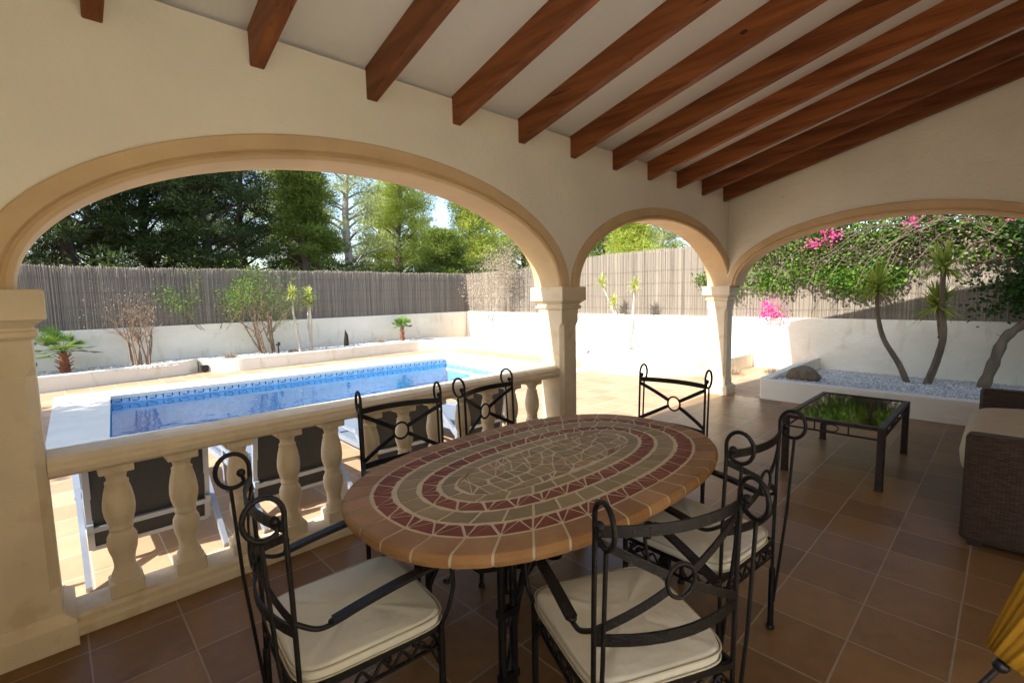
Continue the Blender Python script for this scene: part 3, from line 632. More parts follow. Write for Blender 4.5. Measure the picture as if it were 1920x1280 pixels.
shrub('dry_shrub', (1.30, 12.85, .23), 11, 1.45, .13, M_DRY, 550, .03, 'leafless brown shrub with bundled stems left behind the pool', 'shrub', base=.15, rad=.020, depth=4, sp2=.85)
shrub('climbing_shrub', (3.85, 12.9, .23), 11, 1.85, .15, M_LEAF, 3000, .045, 'half-bare green climber with thick grey stems behind the pool', 'shrub', base=.14, rad=.024, tipr=.2, depth=4, lean=(-.20, 0), sp2=.85)
shrub('climbing_shrub', (2.75, 13.1, .9), 4, 1.2, .9, M_LEAF, 1300, .045, 'thin green trailing vine on brushwood between the two bare shrubs', 'shrub', base=.3, rad=.008, tipr=.25, depth=2)
shrub('pale_shrub', (9.75, 11.2, .23), 3, 2.35, .16, M_DRY, 5200, .04, 'tall pale dried shrub on a single stem in the sunlit corner', 'shrub', tm=M_PBARK, base=.03, rad=.022, tipr=.38, depth=3)
# bougainvillea over the right fence
e = empty('bougainvillea', (9.9, .10, .12), label='large bougainvillea covering the right fence with magenta flowers and twisted trunk', cat='bougainvillea')
g = MB(); P = smooth([(-.15, .14, -.06), (-.12, .04, .35), (.0, -.06, .72), (.15, -.28, .98), (.3, -.5, 1.4), (.35, -.5, 2.2)], 5)
g.tube(P, [.066*(1-.5*i/len(P)) + .008*(i % 3) for i in range(len(P))], 10)
tips = []
for y0, z0, dy, dz in ((-.06, .8, -.9, .5), (-.3, 1.0, -.7, .9), (-.5, 1.6, .7, .9), (-.5, 1.9, 1.3, .35), (-.5, 2.1, .4, 1), (-.5, 1.8, -.8, .8)):
    limb(g, (.25, y0, z0), (.12, dy, dz), 1.0, .022, 3, .45, tips, 5, 6)
for k in range(20): # long arching canes along the fence
    y0 = random.uniform(-2.2, 1.2); z0 = random.uniform(2.3, 3.0); L = random.uniform(1.2, 3.4); pts = []
    for i in range(9):
        t = i/8; pts.append((.30-.18*sin(t*3)+random.uniform(-.03, .03), y0+L*t, z0+.35*sin(t*2.6)-.95*t*t*random.uniform(.7, 1.3)))
    g.tube(pts, .005, 4, cap=False)
for k in range(150): # dead twigs
    y0 = random.uniform(-1.5, 3.6); z0 = random.uniform(1.75, 2.6); a = random.uniform(-.9, .9)
    g.tube([(.46, y0, z0), (.36, y0+.2*cos(a), z0+.2*sin(a)), (.40, y0+.42*cos(a+.4), z0+.42*sin(a+.4))], .004, 3, cap=False)
g.build('branches', M_BARK, e)
def patch(n, y0, y1, zlo, zhi, x0, x1, clump=.24, nc=40, sig=.13):
    cy = RNG.uniform(y0, y1, nc); t = RNG.random(nc); cz = np.array([zlo(a)+(zhi(a)-zlo(a))*b for a, b in zip(cy, t)]); cx = RNG.uniform(x0, x1, nc)
    i = RNG.integers(0, nc, n); return np.stack([cx[i], cy[i], cz[i]], 1) + RNG.normal(size=(n, 3))*np.array([sig*.6, sig*1.25, sig])
bx, by = 9.9, .10
Q = []; lit = [];
# upper band (sunlit), falling edge towards the pool, green bough, dark mass at right
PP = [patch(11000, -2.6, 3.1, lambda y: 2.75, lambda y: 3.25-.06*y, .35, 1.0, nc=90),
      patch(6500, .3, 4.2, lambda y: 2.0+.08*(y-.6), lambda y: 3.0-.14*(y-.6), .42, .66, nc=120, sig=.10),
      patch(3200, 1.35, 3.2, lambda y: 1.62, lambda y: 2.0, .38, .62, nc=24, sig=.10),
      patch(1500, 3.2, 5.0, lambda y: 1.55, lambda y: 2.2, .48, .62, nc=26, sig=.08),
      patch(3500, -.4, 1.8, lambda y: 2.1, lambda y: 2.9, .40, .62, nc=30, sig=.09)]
PD = np.concatenate([patch(5000, -1.2, 3.4, lambda y: 2.0, lambda y: 2.75, .42, .6, nc=70, sig=.1), patch(2600, -1.5, 2.6, lambda y: 2.7, lambda y: 3.1, .3, .7, nc=40)]) - np.array([0, by, .12])
quads('dry_foliage', blades(PD, RNG.normal(size=PD.shape), RNG.uniform(.03, .06, len(PD)), .035), M_DRYB, e)
P = np.concatenate(PP); P -= np.array([0, by, .12])
quads('foliage', blades(P, RNG.normal(size=P.shape)+np.array([-.3, 0, .2]), RNG.uniform(.04, .075, len(P)), .045), M_LEAF, e)
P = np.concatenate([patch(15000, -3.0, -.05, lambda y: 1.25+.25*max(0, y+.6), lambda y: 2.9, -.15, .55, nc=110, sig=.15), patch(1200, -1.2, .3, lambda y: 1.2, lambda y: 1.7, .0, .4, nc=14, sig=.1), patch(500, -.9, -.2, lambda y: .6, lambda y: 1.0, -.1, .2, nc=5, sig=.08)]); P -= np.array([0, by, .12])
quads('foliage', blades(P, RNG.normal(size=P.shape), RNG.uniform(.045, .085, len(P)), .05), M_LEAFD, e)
fc = np.array([(.30, 2.58, 2.42), (.32, 2.42, 2.62), (.30, 2.28, 2.56), (.32, 1.02, 2.80), (.30, .90, 2.93), (.30, 1.12, 2.93), (.30, .80, 2.83), (.32, 1.2, 2.66), (.30, -.02, 2.68), (.30, .08, 2.62), (.30, -.2, 2.58), (.42, 3.30, 1.18), (.42, 3.45, 1.10), (.42, 3.2, 1.10), (.42, 3.4, 1.3), (.35, -1.2, 2.7)])
i = RNG.integers(0, len(fc), 1100); P = fc[i] - np.array([0, by, .12]) + RNG.normal(size=(1100, 3))*np.array([.05, .11, .07])*RNG.uniform(.2, 1.5, (1100, 1))
quads('flowers', blades(P, RNG.normal(size=P.shape), .042, .036), M_PINK, e)
# small things in the beds
g = MB()
nv, V, Fc = 14, [], []
g.ball((0, 0, .09), .2, 18, (.85, 1.2, .62))
for i, v in enumerate(g.v):
    v = Vector(v); k = 1+.10*sin(v.x*23+1)*cos(v.y*19)+.06*sin(v.z*40); g.v[i] = (v.x*k, v.y*k, v.z*k)
r_ = g.build('boulder', M_ROCK, None, (8.15, 2.13, .20)); tag(r_, 'rounded brown boulder on white pebbles in the right planter', 'boulder')
for (x, y, r, lb) in ((4.35, 12.6, .10, 'small pale rock beside the slim yuccas behind the pool'), (8.9, 2.9, .09, 'small flat stone on the sunlit ground beside the corner pillar')):
    g = MB(); g.ball((0, 0, 0), r, 12, (1.3, .9, .5)); o = g.build('stone', M_ROCK, None, (x, y, .26 if y > 5 else .03)); tag(o, lb, 'stone')
g = MB(); g.tube([(0, 0, 0), (0, 0, .12), (.01, 0, .3), (-.02, 0, .46)], [.065, .07, .05, .006], 9)
o = g.build('wooden_stake', M_DBARK, None, (5.9, 12.9, .24)); tag(o, 'pointed dark brown wooden stump on the far planter', 'stump')
def bollard(x, y, z, label):
    e = empty('garden_light', (x, y, z), label=label, cat='garden light', group='small black garden lights by the planters')
    g = MB(); g.tube([(0, 0, -.02), (0, 0, .20)], .018, 8); g.build('post', M_BLACK, e)
    g = MB(); g.lathe([(0.001, .20), (.045, .20), (.05, .215), (.05, .27), (.03, .285), (.001, .288)], 14); g.build('lamp_head', M_BLACK, e)
bollard(4.0, 12.6, .24, 'black garden light on a post beside the grey climber stems')
bollard(-.32, 12.4, .24, 'black garden light beside the left pillar, near the fan palm')
e = empty('garden_light', (2.36, 12.42, 0), label='black box spotlight on the ground where the two planters meet', cat='garden light', group='small black garden lights by the planters')
g = MB(); g.box(-.07, .07, -.05, .06, .03, .16, bev=.01); g.build('lamp_head', M_BLACK, e)
g = MB(); g.box(-.03, .03, -.03, .03, 0, .03); g.build('foot', M_BLACK, e)
for x, y, z, lb in ((2.9, 12.5, .24, 'tuft of thin dry grass in front of the grey climber'), (7.0, 13.0, .24, 'low dry tuft left of the small fan palm'), (9.3, 3.6, .0, 'dry yellow tuft on the sunlit ground by the corner pillar'), (9.8, 3.1, 0, 'larger dry yellow tuft at the foot of the sunlit wall')):
    n = 160; e = np.zeros((n, 3)) + RNG.normal(size=(n, 3))*np.array([.06, .06, 0]); D = RNG.normal(size=(n, 3))*np.array([.7, .7, .2])+np.array([0, 0, 1])
    o = quads('grass_tuft', blades(e, D, RNG.uniform(.06, .2, n), .01), M_DRY); o.location = (x, y, z); tag(o, lb, 'grass tuft')

# ------------------------------------------------------------------ pine wood beyond the fence
def crown(cl, n, nl, nw):
    """cl: clump centres/radii (k,4)"""
    k = len(cl); wts = cl[:, 3]**2; wts = wts/wts.sum(); i = RNG.choice(k, n, p=wts)
    P = cl[i, :3] + inball(n)*cl[i, 3:4]*np.array([1.1, 1.1, .5])
    D = (P-cl[i, :3])/cl[i, 3:4] + RNG.normal(size=(n, 3))*.55 + np.array([0, 0, .35])
    return blades(P, D, RNG.uniform(.6, 1.25, n)*nl, nw)
def pine(x, y, h, r, kind, label, n=26000, low=.2, dead=False, nc=62):
    e = empty('pine_tree', (x, y, -.03), label=label, cat='pine tree', group='pine trees beyond the brushwood fence')
    bark = {'pale': M_PBARK}.get(kind, M_DBARK if kind == 'dark' else M_BARK)
    mt = {'dark': M_PINE_D, 'mid': M_PINE_M, 'light': M_PINE_L, 'pale': M_PINE_G}[kind]
    g = MB(); lx, ly = random.uniform(-.5, .5), random.uniform(-.3, .3)
    tr = [(lx*t*t+.1*sin(t*9), ly*t*t, h*.93*t) for t in np.linspace(0, 1, 9)]
    r0 = .11+.011*h; g.tube(tr, [r0*(1-.8*t) for t in np.linspace(0, 1, 9)], 8)
    cl = []
    for i in range(nc):
        t = low+(1-low)*((i+random.random())/nc)**.9; a = i*2.4+random.uniform(-.5, .5); rr = r*(1.15-t*.95)*random.uniform(.45, 1.0)
        b = Vector((lx*t*t, ly*t*t, h*.93*t)); q = b+Vector((cos(a)*rr, sin(a)*rr, rr*random.uniform(.05, .45)))
        g.tube([b-Vector((0, 0, .25)), (b+q)/2+Vector((0, 0, -.05*rr)), q], [r0*(1-.8*t)*.42, r0*.18, .012], 5, cap=False)
        cl.append((q.x, q.y, q.z, random.uniform(.34, .66)*(.75+.12*r)))
        if random.random() < .5: m = (b+q*2)/3; cl.append((m.x, m.y, m.z+.15, random.uniform(.3, .5)*(.7+.1*r)))
    if dead:
        for i in range(70):
            t = random.uniform(.12, .5); a = random.random()*6.3; L = random.uniform(.5, 1.4)*(1.1-t)
            b = Vector((0, 0, h*.93*t)); g.tube([b, b+Vector((cos(a)*L*.6, sin(a)*L*.6, -L*.15)), b+Vector((cos(a)*L, sin(a)*L, -L*.55))], .012, 3, cap=False)
    g.build('trunk', bark, e)
    quads('crown', crown(np.array(cl), int(n*1.45), .20, .028), mt, e)
    return e
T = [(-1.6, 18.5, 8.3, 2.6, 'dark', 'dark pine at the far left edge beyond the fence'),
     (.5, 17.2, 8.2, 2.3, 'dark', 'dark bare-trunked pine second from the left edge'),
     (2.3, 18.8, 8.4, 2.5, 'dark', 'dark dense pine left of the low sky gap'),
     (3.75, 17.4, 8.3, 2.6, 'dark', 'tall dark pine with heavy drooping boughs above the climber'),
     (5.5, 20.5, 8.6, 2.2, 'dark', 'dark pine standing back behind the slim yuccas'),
     (6.7, 17.4, 7.4, 1.35, 'mid', 'narrow conical green pine with dead lower branches'),
     (9.2, 19.6, 11, 2.4, 'pale', 'tall thin pine with pale trunk and bare limbs'),
     (8.6, 24, 10, 2.4, 'pale', 'hazy grey-green pine behind the conical one'),
     (12.3, 20.5, 8, 2.4, 'light', 'broad green pine right of the pale trunk'),
     (15.5, 24, 11, 2.8, 'pale', 'distant grey-green pine above the small fan palm'),
     (12.1, 17.2, 4.6, 1.9, 'mid', 'low round dark green pine just behind the fence'),
     (15.4, 18.6, 6.6, 2.3, 'light', 'bright yellow-green pine behind the far fence corner'),
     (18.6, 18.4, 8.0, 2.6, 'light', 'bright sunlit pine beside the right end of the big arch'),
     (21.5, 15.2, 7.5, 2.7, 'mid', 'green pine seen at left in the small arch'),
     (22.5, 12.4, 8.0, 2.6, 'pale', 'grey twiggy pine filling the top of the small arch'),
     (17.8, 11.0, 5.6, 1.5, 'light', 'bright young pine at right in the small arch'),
     (24, 21, 11, 3.2, 'pale', 'tall distant pine behind the sunlit ones'),
     (1.5, 25, 8.5, 2.8, 'dark', 'distant dark pine between the left trunks'),
     (5.0, 26, 9, 2.8, 'mid', 'distant green pine behind the tall drooping one'),
     (10.4, 27, 8.5, 2.6, 'pale', 'distant green pine between the pale trunk and the broad pine'),
     (13.4, 24.5, 8, 2.4, 'pale', 'distant green pine behind the broad pine'),
     (19.8, 22, 8.5, 2.8, 'light', 'pale green pine behind the bright ones'),
     (25, 7, 7, 2.6, 'mid', 'green pine standing beyond the bougainvillea')]
for t in T:
    kw = {}
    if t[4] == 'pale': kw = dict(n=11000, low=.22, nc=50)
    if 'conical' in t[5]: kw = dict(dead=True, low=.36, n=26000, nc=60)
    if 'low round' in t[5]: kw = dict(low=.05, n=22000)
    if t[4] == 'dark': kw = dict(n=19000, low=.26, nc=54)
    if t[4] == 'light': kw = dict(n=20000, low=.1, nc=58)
    if 'bare-trunked' in t[5]: kw = dict(n=20000, low=.36, nc=46)
    pine(*t[:6], **kw)
# bushy ground cover along the outside of the fence
k = 150; xs = RNG.uniform(-6, 20, k); cl = np.stack([xs, RNG.uniform(15.2, 23, k)+np.maximum(0, xs-10)*.1, RNG.uniform(.3, 2.9, k), RNG.uniform(.5, .9, k)], 1)
o = quads('undergrowth', crown(cl, 34000, .16, .055), M_PINE_D); tag(o, kind='stuff')
k = 50; cl = np.stack([RNG.uniform(12.6, 24, k), RNG.uniform(4, 17, k), RNG.uniform(.5, 2.6, k), RNG.uniform(.5, .9, k)], 1)
o = quads('undergrowth', crown(cl, 12000, .15, .055), M_PINE_M); tag(o, kind='stuff')
# shade trees left of the pool, outside the picture
def shade(x, y, h, r, label):
    e = empty('pine_tree', (x, y, -.03), label=label, cat='pine tree'); g = MB(); g.tube([(0, 0, 0), (.1, 0, h*.5), (0, 0, h*.9)], [.2, .15, .05], 8)
    cl = []
    for i in range(40):
        a = i*2.4; t = (i+.5)/40; q = (cos(a)*r*(1.1-t*.8)*random.uniform(.4, 1), sin(a)*r*(1.1-t*.8)*random.uniform(.4, 1), h*(.38+.6*t)); cl.append((*q, random.uniform(.5, .85)))
        g.tube([(0, 0, q[2]-.3), q], .03, 4, cap=False)
    g.build('trunk', M_DBARK, e); quads('crown', crown(np.array(cl), 17000, .22, .07), M_PINE_D, e)
shade(-5.4, 8.7, 6.4, 2.5, 'pine shading the left end of the pool')
shade(-11, 14.5, 9, 3.0, 'pine standing beyond the left side of the garden')

# ------------------------------------------------------------------ mosaic dining table
CX, CY, TA, TB, TN = 1.80, 1.60, 1.045, .660, 2.5
tbl = empty('dining_table', (CX, CY, 0), -.02, label='oval mosaic stone dining table on black iron legs', cat='table')
def ov(t, o=0.0):       # super-ellipse inset by o
    c, s_ = cos(t), sin(t); a, b = TA-o, TB-o; e = 2/(TN-(o*.5))
    return (a*math.copysign(abs(c)**e, c), b*math.copysign(abs(s_)**e, s_))
def even(o, n, ph=0):
    ts = np.linspace(0, 2*pi, 1201); P = np.array([ov(t, o) for t in ts]); L = np.r_[0, np.cumsum(np.hypot(*np.diff(P, axis=0).T))]
    q = (np.arange(n)+ph)/n*L[-1]; return [(float(np.interp(v, L, P[:, 0])), float(np.interp(v, L, P[:, 1]))) for v in q]
g = MB(); ZT = .752
def ringlist():
    r = []
    for o, z in ((.02, ZT-.050), (.004, ZT-.042), (0, ZT-.026), (.003, ZT-.012), (.010, ZT-.003), (.022, ZT), (.10, ZT), (.3, ZT), (.5, ZT)): r.append([(*p, z) for p in even(o, 160)])
    return r
R_ = ringlist(); V = sum(R_, []); n = 160
g.add(V, [(i*n+k, i*n+(k+1) % n, i*n+n+(k+1) % n, i*n+n+k) for i in range(len(R_)-1) for k in range(n)] + [tuple(range((len(R_)-1)*n, len(R_)*n)), tuple(range(n-1, -1, -1))], True)
top = g.build('tabletop', M_T_GRT, tbl)
mo = MB(); HT = ZT+.0022
def tile(poly, m, j=.0012, z=HT, sh=.0035):
    c = Vector((sum(p[0] for p in poly)/len(poly), sum(p[1] for p in poly)/len(poly)))
    P = []
    for p in poly:
        v = Vector(p)-c; L = v.length; v = v*(max(.3, (L-sh)/L)); P.append((c.x+v.x+random.uniform(-j, j), c.y+v.y+random.uniform(-j, j)))
    k = len(P); mo.cur = m
    Q = [(p[0], p[1], ZT-.001) for p in P]+[(p[0]*.9995+c.x*.0005, p[1]*.9995+c.y*.0005, z) for p in P]
    mo.add(Q, [(i, (i+1) % k, k+(i+1) % k, k+i) for i in range(k)]+[tuple(range(k, 2*k))])
def band(o0, o1, n, m, split=False, ph=0):
    A = even(o0, n, ph); Bq = even(o1, n, ph); Am = even(o0, n, ph+.5); Bm = even(o1, n, ph+.5)
    for i in range(n):
        a0, a1, b0, b1 = A[i], A[(i+1) % n], Bq[i], Bq[(i+1) % n]; am, bm = Am[i], Bm[i]
        if split:
            tile([a0, b0, ((a0[0]+a1[0])/2*0+am[0], am[1])], m, sh=.0045) if False else None
            tile([b0, a0, bm], m, sh=.0115); tile([a0, a1, bm], m, sh=.011); tile([a1, b1, bm], m, sh=.0115)
        else: tile([a0, am, a1, b1, bm, b0], m, sh=.008)
band(.113, .198, 40, 1, True); band(.206, .296, 34, 2, ph=.3); band(.304, .384, 30, 1, True, .2); band(.392, .458, 24, 2, ph=.1)
# crazy paving in the centre: jittered cells
nx, ny = 17, 5; a, b = TA-.47, TB-.47
pts = {}
for i in range(nx+1):
    for j in range(ny+1):
        u = -1+2*i/nx+(.35/nx)*random.uniform(-1, 1)*2; v = -1+2*j/ny+(.28/ny)*random.uniform(-1, 1)*2
        k = 1/max(1, (abs(u)**2.6+abs(v)**2.6)**(1/2.6)); pts[i, j] = (u*k*a, v*k*b)
for i in range(nx):
    for j in range(ny):
        q = [pts[i, j], pts[i+1, j], pts[i+1, j+1], pts[i, j+1]]
        ar = abs(sum(q[k][0]*q[(k+1) % 4][1]-q[(k+1) % 4][0]*q[k][1] for k in range(4)))/2
        if ar < .0006: continue
        if random.random() < .35: tile([q[0], q[1], q[2]], 2 if random.random() < .92 else 0, sh=.011); tile([q[0], q[2], q[3]], 2 if random.random() < .92 else 0, sh=.011)
        else: tile(q, 2 if random.random() < .92 else 0, sh=.011)
# rim tiles wrap over the edge
n = 40; mo.cur = 0; prof = [(.105, ZT+.002), (.018, ZT+.002), (.008, ZT-.001), (.0005, ZT-.012), (-.0022, ZT-.026), (.002, ZT-.044), (.016, ZT-.051)]
rings = [even(o, n*8) for o, z in prof]
for i in range(n):
    V = []
    for (o, z), rg in zip(prof, rings):
        for k in range(0, 8):
            f0 = .035; t = (i*8 + 8*(f0+(1-2*f0)*k/7)); k0 = int(t) % (n*8); fr = t-int(t); p, q = rg[k0], rg[(k0+1) % (n*8)]; V.append((p[0]*(1-fr)+q[0]*fr, p[1]*(1-fr)+q[1]*fr, z))
    mo.add(V, [(r*8+k, r*8+k+1, r*8+8+k+1, r*8+8+k) for r in range(len(prof)-1) for k in range(7)])
mo.build('mosaic_tiles', [M_T_OCH, M_T_RED, M_T_TAN], top)
g = MB(); g.bar((-.62, -.30, .685), (.62, -.30, .685), .03, .03); g.bar((-.62, .30, .685), (.62, .30, .685), .03, .03)
for x in (-.6, -.2, .2, .6): g.bar((x, -.34, .685), (x, .34, .685), .03, .025)
for s in (-1, 1):
    g.tube([(s*.58, 0, .66), (s*.50, 0, .45), (s*.28, 0, .30), (0, 0, .26)], .010, 7)
    for t in (-1, 1): g.tube(smooth([(s*.60, t*.31, .12), (s*.45, t*.24, .42), (s*.18, t*.10, .60), (0, 0, .66)], 5), .013, 8)
    for t in (-1, 1): g.tube([(s*.60, t*.30, .66), (s*.56, t*.25, .40), (s*.40, t*.12, .26), (s*.15, 0, .24), (0, 0, .24)], .012, 8)
    for t in (-1, 1): g.tube([(s*.60, t*.31, .30), (s*.45, t*.30, .52), (s*.2, t*.29, .64), (0, t*.29, .67)], .009, 7)
g.lathe([(.001, .22), (.05, .23), (.05, .27), (.001, .28)], 16); g.build('frame', M_IRON, tbl)
for s in (-1, 1):
    for t in (-1, 1):
        g = MB()
        for dx in (-.03, .03): g.tube([(s*.60+dx, t*.31, .0), (s*.60+dx, t*.31, .67)], .016, 8)
        for z in (.08, .35, .60): g.box(s*.60-.045, s*.60+.045, t*.31-.018, t*.31+.018, z, z+.03)
        g.box(s*.60-.05, s*.60+.05, t*.31-.02, t*.31+.02, .0, .012); g.build('leg', M_IRON, tbl)

# ------------------------------------------------------------------ wrought-iron chairs (front = +X)
def arc(cx, cz, r, a0, a1, y, n=12, sq=1): return [(cx+r*cos(a0+(a1-a0)*k/n), y, cz+r*sq*sin(a0+(a1-a0)*k/n)) for k in range(n+1)]
def make_chair():
    e = empty('dining_chair')
    X0 = -.235
    def bow(y, x): return x-.055*(1-(y/.243)**2)      # bars bow backwards
    for s in (-1, 1):
        y = s*.243
        g = MB()
        pts = [(X0, y, 0.0), (X0, y, .45), (X0-.005, y, .75), (X0-.012, y, .95)] + arc(X0-.064, 1.0, .053, .1, 2*pi*.86, y, 20, 1.15)
        # post, then scroll curling backwards with a ball inside
        g.tube(pts, .0078, 8); end = pts[-1]
        g.tube([end, (end[0]-.006, y, end[2]+.026)], .007, 7); g.ball((end[0]-.008, y, end[2]+.034), .015, 12)
        g.tube([(X0, y, 0), (X0, y, .30)], .0135, 10); g.lathe([(.001, .0), (.018, 0), (.019, .012), (.0135, .02)], 12, (X0, y, 0))
        g.build('back_leg', M_IRON, e)
        g = MB(); g.tube([(X0-.073, y, .932), (X0-.055, y, .6), (X0-.01, y, .14)], .0065, 7); g.build('back_brace', M_IRON, e)
        g = MB(); x1 = .235; yf = s*.245
        g.tube([(x1, yf, 0), (x1, yf, .45)], .0125, 9); g.lathe([(.001, .0), (.018, 0), (.019, .012), (.0125, .02)], 12, (x1, yf, 0))
        g.tube([(x1, yf, .28), (x1-.04, yf, .37), (x1-.11, yf, .42)], .006, 6)
        g.tube([(x1, yf, .28), (x1, yf-s*.04, .37), (x1, yf-s*.11, .42)], .006, 6)
        g.build('front_leg', M_IRON, e)
        g = MB(); ya = s*.262
        g.tube(smooth([(X0, y, .665), (X0+.05, s*.258, .635), (X0+.10, ya, .632), (X0+.2, ya, .648), (X0+.34, ya, .665), (x1-.02, ya, .672), (x1+.03, ya, .66), (x1+.045, ya, .63), (x1+.03, ya, .60), (x1+.01, ya, .61)], 4), .008, 7)
        g.tube(smooth([(x1+.04, ya, .645), (x1+.045, ya, .58), (x1+.02, ya, .50), (x1+.0, yf, .44)], 5), .008, 7)
        P = smooth([(X0+.10, ya, .642), (X0+.2, ya, .659), (X0+.33, ya, .676), (x1-.03, ya, .681)], 5)
        for a_, b_ in zip(P[:-1], P[1:]): g.bar(a_, b_, .036, .012)
        g.ball((X0+.10, ya, .640), .017, 10, (1, 1, .5)); g.ball((x1-.03, ya, .68), .017, 10, (1, 1, .5))
        g.build('armrest', M_IRON, e)
    g = MB()
    def flat(pts, hgt, th=.008):
        for a_, b_ in zip(pts[:-1], pts[1:]): g.bar(a_, b_, th, hgt)
    ys = np.linspace(-.243, .243, 11)
    flat([(bow(y, X0-.008), y, .958) for y in ys], .032); flat([(bow(y, X0), y, .638) for y in ys], .034)
    for s in (-1, 1):
        for z in (.93, .668):
            q = [(bow(y, X0-.004), y, z+(.797+(z-.797)*.17-z)*(t)) for y, t in zip(np.linspace(s*.238, s*.042, 6), np.linspace(0, 1, 6))]; flat(q, .024, .007)
    g.tube([(bow(.0, X0-.004)+0*k, .046*cos(2*pi*k/20), .797+.05*sin(2*pi*k/20)) for k in range(21)], .0065, 7, cap=False)
    g.build('backrest', M_IRON, e)
    g = MB()
    for s in (-1, 1):
        g.bar((-.235, s*.238, .435), (.235, s*.238, .435), .012, .024); g.bar((s*.235, -.238, .435), (s*.235, .238, .435), .012, .024)
        g.bar((-.22, s*.08, .432), (.22, s*.08, .432), .02, .006)
        w_ = [(-.21+.42*k/48, s*.238, .392+.018*sin(k*pi/4)) for k in range(49)]; g.tube(w_, .006, 5)
        w_ = [(s*.235, -.21+.42*k/48, .392+.018*sin(k*pi/4)) for k in range(49)]; g.tube(w_, .006, 5)
        g.bar((-.235, s*.238, .365), (.235, s*.238, .365), .010, .010); g.bar((s*.235, -.238, .365), (s*.235, .238, .365), .010, .010)
    g.build('seat_frame', M_IRON, e)
    # cushion: trapezoid with rounded corners, domed top
    g = MB(); n = 48; zr = [(.0, .447, .98), (.0, .451, .998), (0, .466, 1.0), (0, .481, .998), (0, .4885, .985), (0, .492, .94), (0, .495, .6), (0, .495, .25)]
    V = []
    for _, z, k in zr:
        for i in range(n):
            t = 2*pi*i/n; c, s_ = cos(t), sin(t); ex = 2/6.5
            x = .250*math.copysign(abs(c)**ex, c)*k+.012; y = (.245+.012*(x/.24))*math.copysign(abs(s_)**ex, s_)*k
            zz = z+(.004*sin(7*t+1)+.003*sin(3*t))*(1 if .46 < z else 0)*(1-k*.5); V.append((x, y, zz))
    m = len(zr); g.add(V, [(i*n+k, i*n+(k+1) % n, i*n+n+(k+1) % n, i*n+n+k) for i in range(m-1) for k in range(n)]+[tuple(range((m-1)*n, m*n)), tuple(range(n-1, -1, -1))], True)
    cu = g.build('cushion', M_CUSH, e)
    g = MB()
    for z in (.453, .484):
        P = []
        for i in range(61):
            t = 2*pi*i/60; c, s_ = cos(t), sin(t); ex = 2/6.5; x = .254*math.copysign(abs(c)**ex, c)+.012
            P.append((x, (.248+.012*(x/.24))*math.copysign(abs(s_)**ex, s_), z))
        g.tube(P, .0035, 5, cap=False)
    g.build('piping', M_PIPE, cu)
    return e
ch0 = make_chair()
def place(x, y, ang, label, first=False):
    o = ch0 if first else copy_tree(ch0); o.location = (x, y, 0); o.rotation_euler = (0, 0, ang)
    tag(o, label, 'chair', 'black wrought-iron chairs around the mosaic table'); return o
place(.69, 1.60, radians(-5), 'iron armchair with cream cushion at the near left end of mosaic table', True)
place(1.335, .86, radians(64), 'nearest iron armchair, seen from behind, with cream cushion at the table front')
place(2.12, .965, radians(85), 'iron armchair on the near side, between the nearest chair and glass coffee table')
place(1.40, 2.22, radians(-102), 'iron chair on the balustrade side, nearer the left pillar')
place(2.15, 2.20, radians(-83), 'iron chair on the balustrade side, nearer the middle pillar')
place(2.87, 1.63, radians(182), 'iron chair at the far end of mosaic table facing the camera')

# ------------------------------------------------------------------ coffee table
ct = empty('coffee_table', (5.22, .985, 0), label='low bronze coffee table with greenish glass top', cat='coffee table')
hx, hy = .62, .335
g = MB()
for s in (-1, 1): g.box(-hx, hx, s*hy-.022, s*hy+.022, .478, .508, bev=.003); g.box(s*hx-.022, s*hx+.022, -hy+.0225, hy-.0225, .478, .508, bev=.003)
for s in (-1, 1):
    y = s*hy
    g.bar((-hx, y, .405), (hx, y, .405), .014, .014)
    for x in (-.36, -.16, .16, .36): g.bar((x, y, .41), (x, y, .48), .010, .010)
    g.bar((-.16, y, .412), (.16, y, .476), .008, .010); g.bar((-.16, y, .476), (.16, y, .412), .008, .010)
    x = s*hx
    g.bar((x, -hy, .405), (x, hy, .405), .014, .014)
    for yy in (-.12, .12): g.bar((x, yy, .41), (x, yy, .48), .010, .010)
    g.tube([(x, .05*cos(2*pi*k/16), .443+.03*sin(2*pi*k/16)) for k in range(17)], .005, 6, cap=False)
g.build('frame', M_BRONZE, ct)
for s in (-1, 1):
    for t in (-1, 1):
        g = MB(); x, y = s*(hx+.003), t*(hy+.003); g.box(x-.025, x+.025, y-.025, y+.025, .012, .506, bev=.004); g.box(x-.029, x+.029, y-.029, y+.029, 0, .014, bev=.004); g.build('leg', M_BRONZE, ct)
g = MB(); g.box(-hx+.024, hx-.024, -hy+.024, hy-.024, .493, .501); g.build('glass_top', M_GLASS, ct)
g = MB(); g.box(-hx+.06, hx-.06, -.008, .008, .476, .486); g.build('crossbar', M_BRONZE, ct)

